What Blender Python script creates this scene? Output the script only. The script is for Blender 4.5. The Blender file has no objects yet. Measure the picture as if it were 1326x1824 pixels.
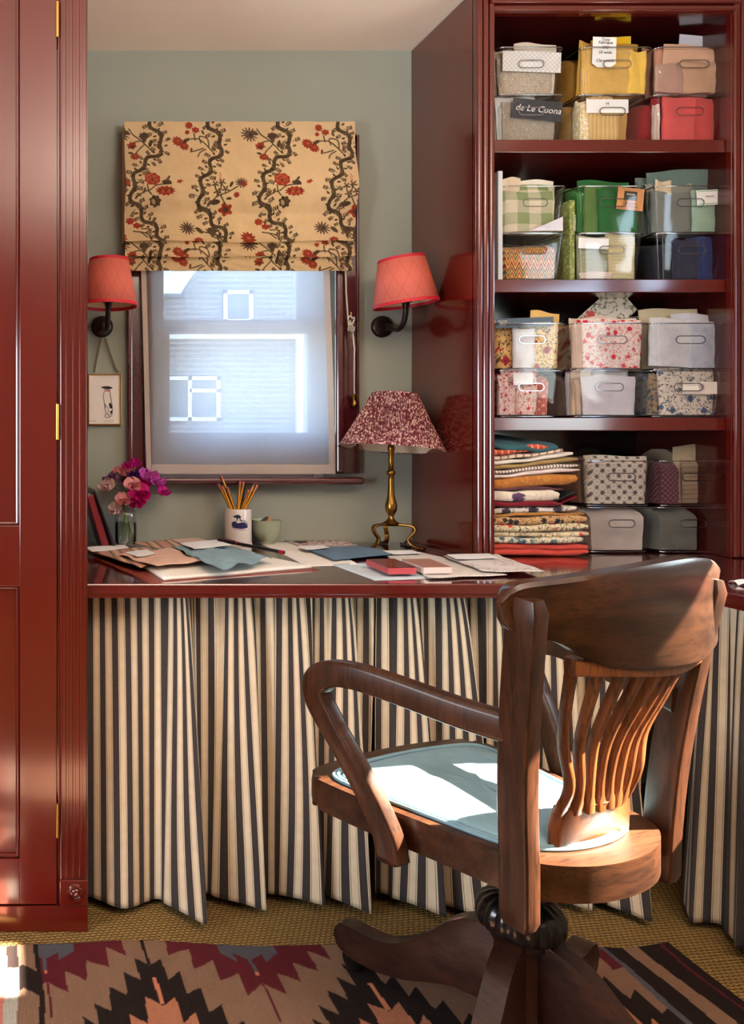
import bpy, bmesh, math, random
import numpy as np
from mathutils import Vector, Matrix, noise
R = math.radians
random.seed(7)
C = bpy.context.scene.collection
SC = bpy.context.scene

# ------------------------------------------------------------------ camera (a shift lens, level, looking along +Y)
F, PX, PY, EYE = 1430.0, 20.0, 785.0, 1.035        # focal length and vanishing point in pixels of 1326 x 1824, eye height in m
cam = bpy.data.cameras.new('camera'); co = bpy.data.objects.new('camera', cam); C.objects.link(co)
co.location = (0, 0, EYE); co.rotation_euler = (R(90), 0, 0)
cam.sensor_fit = 'VERTICAL'; cam.sensor_height = 36; cam.sensor_width = 36
cam.lens = 36 * F / 1824
cam.shift_x = (663 - PX) / 1824; cam.shift_y = (PY - 912) / 1824
cam.clip_start = 0.05
SC.camera = co
# ------------------------------------------------------------------ colour management
SC.view_settings.view_transform = 'Standard'; SC.view_settings.look = 'None'
SC.view_settings.gamma = 1; SC.view_settings.use_curve_mapping = False
SC.view_settings.exposure = 0.66
SC.cycles.transparent_max_bounces = 32
SC.cycles.max_bounces = 10
SC.cycles.sample_clamp_indirect = 6
SC.cycles.caustics_reflective = False; SC.cycles.caustics_refractive = False
# ------------------------------------------------------------------ sky, sun, window light
w = bpy.data.worlds.new('world'); SC.world = w; w.use_nodes = True
wn = w.node_tree; bg = wn.nodes['Background']
sky = wn.nodes.new('ShaderNodeTexSky'); sky.sky_type = 'HOSEK_WILKIE'
sky.turbidity = 3.5; sky.ground_albedo = 0.4
SUN = Vector((-.85, -.045, -.64)).normalized()
sky.sun_direction = -SUN
wn.links.new(sky.outputs[0], bg.inputs[0]); bg.inputs[1].default_value = 27
sl = bpy.data.lights.new('sun', 'SUN'); so = bpy.data.objects.new('sun', sl); C.objects.link(so)
sl.energy = 95; sl.angle = R(.5); sl.color = (1, .86, .68)
so.rotation_euler = SUN.to_track_quat('-Z', 'Y').to_euler(); so.location = (3, 0, 4)
def area(name, loc, rot, sx, sy, power, col):
    l = bpy.data.lights.new(name, 'AREA'); o = bpy.data.objects.new(name, l); C.objects.link(o)
    l.shape = 'RECTANGLE'; l.size = sx; l.size_y = sy; l.energy = power; l.color = col
    o.location = loc; o.rotation_euler = rot
    return o
area('window_light_left', (-1.5, .25, 1.2), (R(108), 0, R(-90)), 1.0, 1.2, 52, (.88, .94, 1))
area('ceiling_fill', (.95, -.1, 1.5), (R(180), 0, 0),   .5, .5, 78, (1, .95, .90))  # unseen fill light added to brighten the ceiling

# ------------------------------------------------------------------ pixel to world
def at(px, py, D): return ((px - PX) * D / F, D, EYE + (PY - py) * D / F)
def on(px, py, z): D = (EYE - z) * F / (py - PY); return ((px - PX) * D / F, D)
DESK = .73
def ds(px, py): return on(px, py, DESK)
# ------------------------------------------------------------------ materials
def lin(c):
    return tuple(((v / 255) / 12.92 if v / 255 <= .04045 else ((v / 255 + .055) / 1.055) ** 2.4) for v in c[:3]) + (1,)
class NT:
    def __init__(s, name):
        s.m = bpy.data.materials.new(name); s.m.use_nodes = True; s.t = s.m.node_tree
        s.b = s.t.nodes['Principled BSDF']; s.o = s.t.nodes['Material Output']
    def n(s, kind, **kw):
        nd = s.t.nodes.new('ShaderNode' + kind)
        for k, v in kw.items(): setattr(nd, k, v)
        return nd
    def l(s, a, b): s.t.links.new(a, b)
    def put(s, inp, v):
        if hasattr(v, 'is_linked') or hasattr(v, 'links'): s.l(v, inp)
        else: inp.default_value = v
    def math(s, op, a, b=0, c=0):
        nd = s.n('Math', operation=op); s.put(nd.inputs[0], a); s.put(nd.inputs[1], b); s.put(nd.inputs[2], c); return nd.outputs[0]
    def mix(s, f, a, b):
        nd = s.n('Mix', data_type='RGBA'); s.put(nd.inputs[0], f); s.put(nd.inputs[6], a); s.put(nd.inputs[7], b); return nd.outputs[2]
    def co(s, kind='Object', scale=(1, 1, 1), rot=(0, 0, 0), loc=(0, 0, 0)):
        t = s.n('TexCoord'); m = s.n('Mapping'); s.l(t.outputs[kind], m.inputs[0])
        m.inputs['Scale'].default_value = scale; m.inputs['Rotation'].default_value = rot; m.inputs['Location'].default_value = loc
        return m.outputs[0]
    def noise(s, vec, scale, detail=3, rough=.5):
        t = s.n('TexNoise'); s.l(vec, t.inputs[0]); t.inputs['Scale'].default_value = scale
        t.inputs['Detail'].default_value = detail; t.inputs['Roughness'].default_value = rough; return t.outputs[0]
    def vor(s, vec, scale, rnd=1, out=0, feature='F1'):
        t = s.n('TexVoronoi', feature=feature); s.l(vec, t.inputs['Vector']); t.inputs['Scale'].default_value = scale
        t.inputs['Randomness'].default_value = rnd; return t.outputs[out]
    def step(s, v, thr, soft=.02, inv=False):
        m = s.n('MapRange'); s.put(m.inputs[0], v); m.inputs[1].default_value = thr - soft; m.inputs[2].default_value = thr + soft
        if inv: m.inputs[3].default_value = 1; m.inputs[4].default_value = 0
        return m.outputs[0]
    def sep(s, v):
        x = s.n('SeparateXYZ'); s.l(v, x.inputs[0]); return x.outputs
    def bump(s, h, strength=.3, dist=.001):
        b = s.n('Bump'); s.put(b.inputs['Height'], h); b.inputs['Strength'].default_value = strength; b.inputs['Distance'].default_value = dist
        s.l(b.outputs[0], s.b.inputs['Normal']); return b
    def fin(s, col=None, rough=.5, metal=0, coat=0, coatr=.1, spec=None, sheen=0):
        if col is not None: s.put(s.b.inputs['Base Color'], col)
        s.put(s.b.inputs['Roughness'], rough); s.b.inputs['Metallic'].default_value = metal
        s.b.inputs['Coat Weight'].default_value = coat; s.b.inputs['Coat Roughness'].default_value = coatr
        if spec is not None: s.b.inputs['Specular IOR Level'].default_value = spec
        if sheen: s.b.inputs['Sheen Weight'].default_value = sheen
        return s.m
_mc = {}
def plain(name, col, rough=.5, metal=0, coat=0, var=.12, bs=0, bscale=60, coatr=.08, spec=None):
    if name in _mc: return _mc[name]
    n = NT(name); v = n.co(); nz = n.noise(v, 7, 4)
    c = lin(col); d = tuple(x * (1 - var) for x in c[:3]) + (1,); e = tuple(min(1, x * (1 + var)) for x in c[:3]) + (1,)
    m = n.mix(nz, d, e)
    if bs: n.bump(n.noise(v, bscale, 3), bs, .0015)
    _mc[name] = n.fin(m, rough, metal, coat, coatr, spec); return _mc[name]

def gloss_paint(name, col, var=.15, rough=.19):
    n = NT(name); v = n.co(); c = lin(col)
    nz = n.noise(v, 3, 5); d = tuple(x * (1 - var) for x in c[:3]) + (1,); e = tuple(x * (1 + var) for x in c[:3]) + (1,)
    m = n.mix(nz, d, e)
    v2 = n.co(scale=(1, 1, .25)); n.bump(n.noise(v2, 55, 3), .12, .0006)
    return n.fin(m, n.math('MULTIPLY_ADD', n.noise(v, 14, 3), .1, rough - .05), 0, 1.0, .12)

def wood(name, c1, c2, rough=.3, scale=1, axis=2, coat=.22):
    n = NT(name); sc = [14 * scale] * 3; sc[axis] = 1.3 * scale
    v = n.co(scale=tuple(sc)); a = n.noise(v, 2.2, 5, .6)
    v2 = n.co(scale=tuple(x * 5 for x in sc)); b = n.noise(v2, 3, 3, .6)
    m = n.mix(n.step(a, .5, .17), lin(c1), lin(c2)); m = n.mix(n.math('MULTIPLY', n.step(b, .58, .07), .65), m, lin(tuple(x * .4 for x in c1)))
    n.bump(b, .1, .0005)
    return n.fin(m, n.math('MULTIPLY_ADD', a, .2, rough - .04), 0, coat * .5, .14, .3)

def fabric(name, base, kind='plain', cols=(), s=.02, rough=.9, axis='x'):
    """cloth; s = pattern size in metres"""
    if name in _mc: return _mc[name]
    n = NT(name); v = n.co(); B = lin(base); cl = [lin(c) for c in cols]
    nz = n.noise(v, 30, 4); col = n.mix(nz, tuple(x * .8 for x in B[:3]) + (1,), tuple(min(1, x * 1.15) for x in B[:3]) + (1,))
    x, y, z = n.sep(v)
    # horizontal surfaces use y as the second axis, upright ones z: add them
    q = n.math('ADD', y, z)
    if kind == 'stripe':
        k = x if axis == 'x' else q
        fr = n.math('FRACT', n.math('DIVIDE', k, s))
        acc = col; m = len(cl)
        for i, c in enumerate(cl):
            lo, hi = (i + .55) / (m + .6), (i + 1) / (m + .6)
            band = n.math('MULTIPLY', n.step(fr, lo, .01), n.step(fr, hi, .01, True)); acc = n.mix(band, acc, c)
        col = acc
    elif kind == 'check':
        a = n.step(n.math('FRACT', n.math('DIVIDE', x, s)), .5, .01); b = n.step(n.math('FRACT', n.math('DIVIDE', q, s)), .5, .01)
        col = n.mix(n.math('MULTIPLY', n.math('ADD', a, b), .5), col, cl[0])
    elif kind == 'floral':
        mp = n.n('CombineXYZ'); n.l(x, mp.inputs[0]); n.l(q, mp.inputs[1]); p = mp.outputs[0]
        d = n.vor(p, 1 / s, .85); e = n.noise(p, 5 / s, 2); dd = n.math('ADD', d, n.math('MULTIPLY_ADD', e, .5, -.25))
        wv = n.noise(p, 1.6 / s, 2)
        stem = n.step(n.math('ABSOLUTE', n.math('SUBTRACT', wv, .5)), .018, .012, True)
        col = n.mix(stem, col, cl[1] if len(cl) > 1 else cl[0])
        if len(cl) > 1:
            d2 = n.vor(p, 2.1 / s, 1); col = n.mix(n.step(d2, .22, .04, True), col, cl[1])
        col = n.mix(n.step(dd, .36, .03, True), col, cl[0])
        col = n.mix(n.step(dd, .14, .04, True), col, tuple(c * .45 for c in cl[0][:3]) + (1,))
    elif kind == 'dots':
        mp = n.n('CombineXYZ'); n.l(x, mp.inputs[0]); n.l(q, mp.inputs[1])
        rt = n.n('Mapping'); n.l(mp.outputs[0], rt.inputs[0]); rt.inputs['Rotation'].default_value = (0, 0, R(45))
        d = n.vor(rt.outputs[0], 1 / s, 0); e = n.noise(mp.outputs[0], 4 / s, 2)
        dd = n.math('ADD', d, n.math('MULTIPLY_ADD', e, .3, -.15)); col = n.mix(n.step(dd, .27, .05, True), col, cl[0])
        d2 = n.vor(rt.outputs[0], 2 / s, 0); col = n.mix(n.step(d2, .12, .03, True), col, cl[0])
    elif kind == 'zigzag':
        tri = n.math('ABSOLUTE', n.math('SUBTRACT', n.math('FRACT', n.math('DIVIDE', x, s)), .5))
        k = n.math('FRACT', n.math('DIVIDE', n.math('MULTIPLY_ADD', tri, 2.4 * s, q), s * 2.2))
        acc = col; m = len(cl)
        for i, c in enumerate(cl): acc = n.mix(n.step(k, (i + 1) / (m + 1), .015), acc, c)
        col = acc
    elif kind == 'trellis':
        a = n.math('FRACT', n.math('DIVIDE', n.math('ADD', x, q), s)); b = n.math('FRACT', n.math('DIVIDE', n.math('SUBTRACT', x, q), s))
        k = n.math('MAXIMUM', n.step(a, .1, .03, True), n.step(b, .1, .03, True)); col = n.mix(k, col, cl[0])
    elif kind == 'mottle':
        d = n.noise(v, 1 / s, 3, .7); col = n.mix(n.step(d, .54, .03), col, cl[0])
        if len(cl) > 1: col = n.mix(n.step(d, .64, .03), col, cl[1])
    elif kind == 'toile':
        a = n.noise(v, 1 / s, 4, .65); k = n.math('ABSOLUTE', n.math('SUBTRACT', n.math('FRACT', n.math('MULTIPLY', a, 7)), .5))
        b = n.noise(v, .35 / s, 1); k = n.math('MULTIPLY', n.step(k, .1, .05, True), n.step(b, .5, .05)); col = n.mix(k, col, cl[0])
    wv = n.math('ADD', n.math('SINE', n.math('MULTIPLY', x, 4200)), n.math('SINE', n.math('MULTIPLY', q, 4200)))
    n.bump(n.math('ADD', wv, n.math('MULTIPLY', nz, 6)), .25, .0006)
    _mc[name] = n.fin(col, rough, 0, 0, spec=.2, sheen=.1); return _mc[name]

M = {}
M['red'] = gloss_paint('oxblood_gloss_paint', (88, 20, 13))
M['red_dark'] = gloss_paint('oxblood_window_paint', (74, 20, 26), .1, .25)
M['wall'] = plain('sage_wall_paint', (150, 154, 142), .85, bs=.1, bscale=90, var=.04)
M['ceil'] = plain('cream_ceiling_paint', (238, 220, 202), .9, bs=.1, bscale=70, var=.03)
M['sidewall'] = plain('muted_plaster', (132, 118, 104), .9, var=.03)
M['brass'] = plain('aged_brass', (150, 110, 50), .3, 1, var=.25)
M['hinge'] = plain('polished_brass', (225, 175, 85), .35, 1, var=.1)
M['bronze'] = plain('dark_bronze', (52, 42, 40), .35, .85, var=.2)
M['iron'] = plain('black_iron', (16, 16, 19), .28, .4, var=.2, coat=.3)
M['wood'] = wood('walnut_stained_oak', (34, 17, 9), (68, 37, 19), .3)
M['wood_u'] = wood('walnut_stained_oak_cross', (34, 17, 9), (68, 38, 19), .28, axis=0)
M['wood_light'] = wood('worn_golden_oak', (150, 92, 44), (186, 126, 68), .32, axis=0)
M['wood_slat'] = wood('worn_slat_oak', (84, 45, 22), (122, 70, 34), .32)
M['wood_dark'] = wood('dark_base_oak', (34, 17, 12), (56, 29, 19), .35, axis=1)
M['white_paint'] = plain('white_sash_paint', (225, 226, 228), .5, var=.03)
M['white'] = plain('white_card', (240, 238, 234), .8, var=.03)
M['cream'] = plain('cream_paper', (238, 230, 216), .85, var=.04)
M['ink'] = plain('dark_ink', (28, 26, 32), .8)
M['ink_w'] = plain('pale_print', (225, 222, 215), .8)

# ------------------------------------------------------------------ mesh helpers
def link(name, me, mat, parent=None, smooth=False):
    o = bpy.data.objects.new(name, me); C.objects.link(o)
    if mat is not None: me.materials.append(mat)
    if smooth:
        for p in me.polygons: p.use_smooth = True
    if parent is not None: o.parent = parent
    return o
def mesh(name, vs, fs, mat, parent=None, smooth=False):
    me = bpy.data.meshes.new(name); me.from_pydata([tuple(v) for v in vs], [], fs); me.update()
    return link(name, me, mat, parent, smooth)
def bmobj(name, bm, mat, parent=None, smooth=False):
    bmesh.ops.recalc_face_normals(bm, faces=bm.faces)
    me = bpy.data.meshes.new(name); bm.to_mesh(me); bm.free(); return link(name, me, mat, parent, smooth)
def tag(o, label=None, cat=None, group=None, kind=None):
    if label: o['label'] = label
    if cat: o['category'] = cat
    if group: o['group'] = group
    if kind: o['kind'] = kind
    return o
def thing(name, label, cat, loc=(0, 0, 0), rz=0, group=None):
    o = bpy.data.objects.new(name, None); C.objects.link(o); o.location = loc; o.rotation_euler = (0, 0, rz)
    o.empty_display_size = .05
    return tag(o, label, cat, group)
def add_box(bm, x0, x1, y0, y1, z0, z1, bev=0, seg=2):
    r = bmesh.ops.create_cube(bm, size=1); vs = r['verts']
    for v in vs: v.co = Vector(((x0 + x1) / 2 + v.co.x * (x1 - x0), (y0 + y1) / 2 + v.co.y * (y1 - y0), (z0 + z1) / 2 + v.co.z * (z1 - z0)))
    if bev:
        es = list({e for v in vs for e in v.link_edges})
        bmesh.ops.bevel(bm, geom=es, offset=bev, segments=seg, affect='EDGES', profile=.5)
def box(name, x0, x1, y0, y1, z0, z1, mat, parent=None, bev=0, seg=2):
    bm = bmesh.new(); add_box(bm, x0, x1, y0, y1, z0, z1, bev, seg); return bmobj(name, bm, mat, parent)
def autos(o, ang=40):
    me = o.data
    for p in me.polygons: p.use_smooth = True
    try: me.set_sharp_from_angle(angle=R(ang))
    except Exception: pass
    return o
def lathe(name, prof, mat, parent=None, n=40, loc=(0, 0, 0), smooth=True, rfn=None):
    vs, fs = [], []; m = len(prof)
    for i in range(n):
        a = 2 * math.pi * i / n
        for r, z in prof:
            rr = r * (rfn(a, z) if rfn else 1); vs.append((loc[0] + rr * math.cos(a), loc[1] + rr * math.sin(a), loc[2] + z))
    for i in range(n):
        j = (i + 1) % n
        for k in range(m - 1): fs.append((i * m + k, j * m + k, j * m + k + 1, i * m + k + 1))
    o = mesh(name, vs, fs, mat, parent)
    bm = bmesh.new(); bm.from_mesh(o.data); bmesh.ops.remove_doubles(bm, verts=bm.verts, dist=1e-6)
    bmesh.ops.recalc_face_normals(bm, faces=bm.faces); bm.to_mesh(o.data); bm.free()
    if smooth: autos(o, 50)
    return o
def catmull(P, n=8):
    P = [Vector(p) for p in P]; Q = [2 * P[0] - P[1]] + P + [2 * P[-1] - P[-2]]; out = []
    for i in range(1, len(Q) - 2):
        a, b, c, d = Q[i - 1:i + 3]
        for k in range(n):
            t = k / n; out.append(.5 * ((2 * b) + (c - a) * t + (2 * a - 5 * b + 4 * c - d) * t * t + (3 * b - 3 * c + d - a) * t ** 3))
    out.append(P[-1]); return out
def sweep(name, pts, sec, mat, parent=None, up=(0, 0, 1), scale=None, caps=True, smooth=True, closed=False, ang=40):
    """sec: list of (a,b) offsets; a along side, b along up-ish; scale: list of (sa,sb) per point"""
    pts = [Vector(p) for p in pts]; n = len(pts); m = len(sec); vs, fs = [], []
    U = Vector(up).normalized()
    for i, p in enumerate(pts):
        if closed: T = pts[(i + 1) % n] - pts[i - 1]
        else: T = pts[min(i + 1, n - 1)] - pts[max(i - 1, 0)]
        T.normalize(); S = T.cross(U)
        if S.length < 1e-4: S = T.cross(Vector((0, 1, .01)))
        S.normalize(); V = S.cross(T).normalized()
        if not closed and up is not None: pass
        sa, sb = scale[i] if scale else (1, 1)
        for a, b in sec: vs.append(p + S * a * sa + V * b * sb)
    for i in range(n if closed else n - 1):
        j = (i + 1) % n
        for k in range(m): fs.append((i * m + k, i * m + (k + 1) % m, j * m + (k + 1) % m, j * m + k))
    if caps and not closed: fs.append(tuple(range(m - 1, -1, -1))); fs.append(tuple((n - 1) * m + k for k in range(m)))
    o = mesh(name, vs, fs, mat, parent)
    if smooth: autos(o, ang)
    return o
def circ(r, n=10): return [(r * math.cos(2 * math.pi * k / n), r * math.sin(2 * math.pi * k / n)) for k in range(n)]
def rrect(w, h, r, n=3):
    out = []
    for cx, cy, a0 in ((w / 2 - r, h / 2 - r, 0), (-w / 2 + r, h / 2 - r, 90), (-w / 2 + r, -h / 2 + r, 180), (w / 2 - r, -h / 2 + r, 270)):
        for k in range(n + 1): a = R(a0 + 90 * k / n); out.append((cx + r * math.cos(a), cy + r * math.sin(a)))
    return out
def tube(name, pts, r, mat, parent=None, n=8, up=(0, 0, 1), closed=False, scale=None): return sweep(name, pts, circ(r, n), mat, parent, up, closed=closed, scale=scale, ang=60)
def prism(name, poly, fn, t, mat, parent=None, bev=0, smooth=False, seg=2):
    """poly (a,b) list; fn(a,b,k)->xyz with k=0/1 for the two faces"""
    n = len(poly); vs = [fn(a, b, 0) for a, b in poly] + [fn(a, b, t) for a, b in poly]
    bm = bmesh.new(); bv = [bm.verts.new(v) for v in vs]
    f0 = bm.faces.new(bv[:n][::-1]); f1 = bm.faces.new(bv[n:])
    for i in range(n): bm.faces.new((bv[i], bv[(i + 1) % n], bv[n + (i + 1) % n], bv[n + i]))
    if bev:
        es = list(f0.edges) + list(f1.edges); bmesh.ops.bevel(bm, geom=es, offset=bev, segments=seg, affect='EDGES', profile=.5)
    o = bmobj(name, bm, mat, parent)
    if smooth: autos(o, 35)
    return o
def text(name, body, size, mat, parent, loc, rot=(R(90), 0, 0), shear=0, align='CENTER', space=1, ext=.0002):
    cu = bpy.data.curves.new(name, 'FONT'); cu.body = body; cu.size = size; cu.shear = shear; cu.align_x = align
    cu.extrude = ext; cu.space_character = space; cu.resolution_u = 3
    t = bpy.data.objects.new(name, cu); C.objects.link(t)
    bpy.context.view_layer.update(); me = bpy.data.meshes.new_from_object(t.evaluated_get(bpy.context.evaluated_depsgraph_get()))
    bpy.data.objects.remove(t); o = link(name, me, mat, parent); o.location = loc; o.rotation_euler = rot; return o
def ribbon(pts, wd, fn, vs, fs):
    """flat stroke in 2-D appended to vs/fs through fn(a,b)"""
    P = [Vector(p) for p in pts]; n = len(P); b0 = len(vs)
    for i in range(n):
        T = (P[min(i + 1, n - 1)] - P[max(i - 1, 0)]); T = T.normalized() if T.length else Vector((1, 0)); N = Vector((-T.y, T.x)) * wd / 2
        vs.append(fn(*(P[i] + N))); vs.append(fn(*(P[i] - N)))
    for i in range(n - 1): k = b0 + 2 * i; fs.append((k, k + 1, k + 3, k + 2))
def grid(name, nx, ny, fn, mat, parent=None, smooth=True, uv=None, thick=0):
    """sheet; fn(i/nx, j/ny) -> xyz ; uv(s,t)->(u,v)"""
    vs = [fn(i / nx, j / ny) for j in range(ny + 1) for i in range(nx + 1)]
    fs = [(j * (nx + 1) + i, j * (nx + 1) + i + 1, (j + 1) * (nx + 1) + i + 1, (j + 1) * (nx + 1) + i) for j in range(ny) for i in range(nx)]
    me = bpy.data.meshes.new(name); me.from_pydata(vs, [], fs); me.update()
    if uv:
        lay = me.uv_layers.new(name='UVMap'); u = [uv(i / nx, j / ny) for j in range(ny + 1) for i in range(nx + 1)]
        li = np.zeros(len(me.loops), dtype=np.int32); me.loops.foreach_get('vertex_index', li)
        lay.data.foreach_set('uv', np.array(u, dtype=np.float32)[li].ravel())
    o = link(name, me, mat, parent, smooth)
    if thick:
        sm = o.modifiers.new('thickness', 'SOLIDIFY'); sm.thickness = thick; sm.offset = 0
    return o
# ================================================================== SETTING
WB = 2.425; CE = 2.2135; WR = 2.0; WL = -1.6; WF = -2.5
XW0, XW1 = (262 - PX) * WB / F, (599 - PX) * WB / F         # window opening
ZW0, ZW1 = EYE + (PY - 849) * WB / F, 1.93
def struct(o): o['kind'] = 'structure'; return o
def wall_with_hole(name, axis, pos, thick, a0, a1, z0, z1, holes, mat):
    """axis 'y': wall at y=pos spanning x a0..a1 ; axis 'x': wall at x=pos spanning y; holes sorted by a"""
    bm = bmesh.new()
    def bx(p, q, zz0, zz1):
        if axis == 'y': add_box(bm, p, q, min(pos, pos + thick), max(pos, pos + thick), zz0, zz1)
        else: add_box(bm, min(pos, pos + thick), max(pos, pos + thick), p, q, zz0, zz1)
    c = a0
    for h0, h1, hz0, hz1 in holes:
        bx(c, h0, z0, z1); bx(h0, h1, z0, hz0); bx(h0, h1, hz1, z1); c = h1
    bx(c, a1, z0, z1)
    return struct(bmobj(name, bm, mat))
wall_with_hole('wall_back', 'y', WB, .20, WL - .1, WR + .1, 0, 2.6, [(XW0, XW1, ZW0, ZW1)], M['wall'])
wall_with_hole('wall_right', 'x', WR, .05, WF, WB, 0, 2.6,
               [(.92, 1.50, 1.05, 1.61), (1.60, 1.76, 1.50, 1.74)], M['sidewall'])
struct(box('wall_left', WL - .1, WL, WF, WB, 0, 2.6, M['sidewall']))
struct(box('wall_front', WL - .1, WR + .1, WF - .1, WF, 0, 2.6, M['sidewall']))
struct(box('ceiling', WL - .1, WR + .1, WF - .1, WB + .2, CE, CE + .08, M['ceil']))
struct(box('sun_block_wall', WR, WR + .05, WB + .2, WB + 3, -2.5, 3.6, M['sidewall']))  # unseen wall added to keep the sun off the window and sheer
# sisal floor
n = NT('sisal_weave'); v = n.co(); x, y, z = n.sep(v)
ca, sa = math.cos(R(38)), math.sin(R(38))
a = n.math('ADD', n.math('MULTIPLY', x, 1), n.math('MULTIPLY', y, .18)); b = n.math('SUBTRACT', y, n.math('MULTIPLY', x, .12))
row = n.math('FLOOR', n.math('DIVIDE', b, .0085))
off = n.math('MULTIPLY', n.math('MODULO', n.math('ABSOLUTE', row), 2), .5)
fa = n.math('SUBTRACT', n.math('FRACT', n.math('ADD', n.math('DIVIDE', a, .0125), off)), .5)
fb = n.math('SUBTRACT', n.math('FRACT', n.math('DIVIDE', b, .0085)), .5)
dd = n.math('ADD', n.math('MULTIPLY', fa, fa), n.math('MULTIPLY', fb, fb))
h = n.math('SUBTRACT', .5, dd); nz = n.noise(v, 240, 3); big = n.noise(v, 9, 3)
col = n.mix(nz, lin((92, 72, 36)), lin((168, 138, 84))); col = n.mix(n.step(dd, .2, .12), col, lin((62, 46, 24)))
col = n.mix(n.math('MULTIPLY', big, .35), col, lin((140, 108, 60)))
n.bump(n.math('ADD', n.math('MULTIPLY', h, 2), n.math('MULTIPLY', nz, .5)), .9, .004)
M['sisal'] = n.fin(col, .9, spec=.15)
struct(box('floor', WL - .1, WR + .1, WF - .1, WB, -.06, 0, M['sisal']))

# ------------------------------------------------------------------ window
win = struct(bpy.data.objects.new('window_1', None)); C.objects.link(win); win.location = (0, 0, 0)
GY = WB + .12
gl = NT('window_glass'); tr = gl.n('BsdfTransparent'); gs = gl.n('BsdfGlossy'); gs.inputs['Roughness'].default_value = .02
fr = gl.n('Fresnel'); mx = gl.n('MixShader'); gl.l(fr.outputs[0], mx.inputs[0]); gl.l(tr.outputs[0], mx.inputs[1]); gl.l(gs.outputs[0], mx.inputs[2]); gl.l(mx.outputs[0], gl.o.inputs[0])
M['pane'] = gl.m
def wx(px, D=GY): return (px - PX) * D / F
def wz(py, D=GY): return EYE + (PY - py) * D / F
box('window_frame', XW0 + .001, XW0 + .035, GY - .03, GY + .06, ZW0, ZW1, M['white_paint'], win, .003)
box('window_frame', XW1 - .035, XW1 - .001, GY - .03, GY + .06, ZW0, ZW1, M['white_paint'], win, .003)
box('window_frame', XW0, XW1, GY - .02, GY + .06, ZW0, ZW0 + .035, M['white_paint'], win, .003)
def sash(x0, x1, z0, z1, gx0, gx1, gz0, gz1, Y):
    s_ = bpy.data.objects.new('sash', None); C.objects.link(s_); s_.parent = win
    box('stile', x0, gx0, Y - .02, Y + .02, z0, z1, M['white_paint'], s_, .004); box('stile', gx1, x1, Y - .02, Y + .02, z0, z1, M['white_paint'], s_, .004)
    box('rail', gx0, gx1, Y - .02, Y + .02, z0, gz0, M['white_paint'], s_, .004); box('rail', gx0, gx1, Y - .02, Y + .02, gz1, z1, M['white_paint'], s_, .004)
    box('pane', gx0, gx1, Y - .002, Y + .002, gz0, gz1, M['pane'], s_)
sash(wx(268), wx(590), wz(840), wz(576), wx(299), wx(545), wz(771), wz(592), GY - .015)
sash(wx(268), wx(590), wz(592), 1.90, wx(293), wx(533), wz(569), 1.87, GY + .03)
# architrave : outer flat, inner rounded bead, both sides, head ; the sill nosing
arch = struct(bpy.data.objects.new('trim_1', None)); C.objects.link(arch)
for sgn, xa, xb in ((-1, (228 - PX) / 589.7, XW0 + .004), (1, XW1 - .004, (632 - PX) / 589.7)):
    box('jamb_board', xa, xb, WB - .018, WB - .0005, ZW0 + .01, 1.95, M['red_dark'], arch, .002)
    ib = xb if sgn < 0 else xa
    box('bead', ib - .008 if sgn > 0 else ib - .018, ib + .018 if sgn > 0 else ib + .008, WB - .034, WB - .015, ZW0 + .01, 1.95, M['red_dark'], arch, .0085, 4)
    ob = xa if sgn < 0 else xb
    box('backband', ob - .004, ob + .010 if sgn < 0 else ob + .004, WB - .026, WB - .0005, ZW0 + .01, 1.95, M['red_dark'], arch, .003)
box('head_board', (228 - PX) / 589.7, (632 - PX) / 589.7, WB - .018, WB - .0005, 1.93, 1.955, M['red_dark'], arch, .002)
box('window_sill', (218 - PX) / 575., (650 - PX) / 605., WB - .065, WB + .11, ZW0 - .021, ZW0 + .001, M['red_dark'], arch, .009, 4)

# ------------------------------------------------------------------ house over the way
n = NT('pale_brick'); v = n.co(); bk = n.n('TexBrick'); mp = n.n('CombineXYZ'); xs = n.sep(v); n.l(xs[0], mp.inputs[0]); n.l(xs[2], mp.inputs[1]); n.l(mp.outputs[0], bk.inputs[0])
bk.inputs['Scale'].default_value = 1; bk.inputs['Brick Width'].default_value = .23; bk.inputs['Row Height'].default_value = .078; bk.inputs['Mortar Size'].default_value = .008
bk.inputs['Color1'].default_value = lin((112, 112, 116)); bk.inputs['Color2'].default_value = lin((128, 127, 128)); bk.inputs['Mortar'].default_value = lin((158, 158, 162))
M['brick'] = n.fin(bk.outputs[0], .9)
HY = 12.0
hs = thing('house', 'pale brick house across the way with white framed windows seen through the sheer', 'house', (0, HY, 0))
def hx(px): return (px - PX) * HY / F
def hz(py): return EYE + (PY - py) * HY / F
prism('wall', [(hx(200), -2.5), (hx(760), -2.5), (hx(760), 4.2), (hx(420), 4.2), (hx(353), hz(480)), (hx(320), hz(530)), (hx(200), hz(532))], lambda a, b, k: (a, k, b), .3, M['brick'], hs)
slate = plain('grey_slate', (120, 124, 132), .7)
box('roof', hx(200), hx(326), -.15, 3, hz(532), hz(526), slate, hs)
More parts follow.
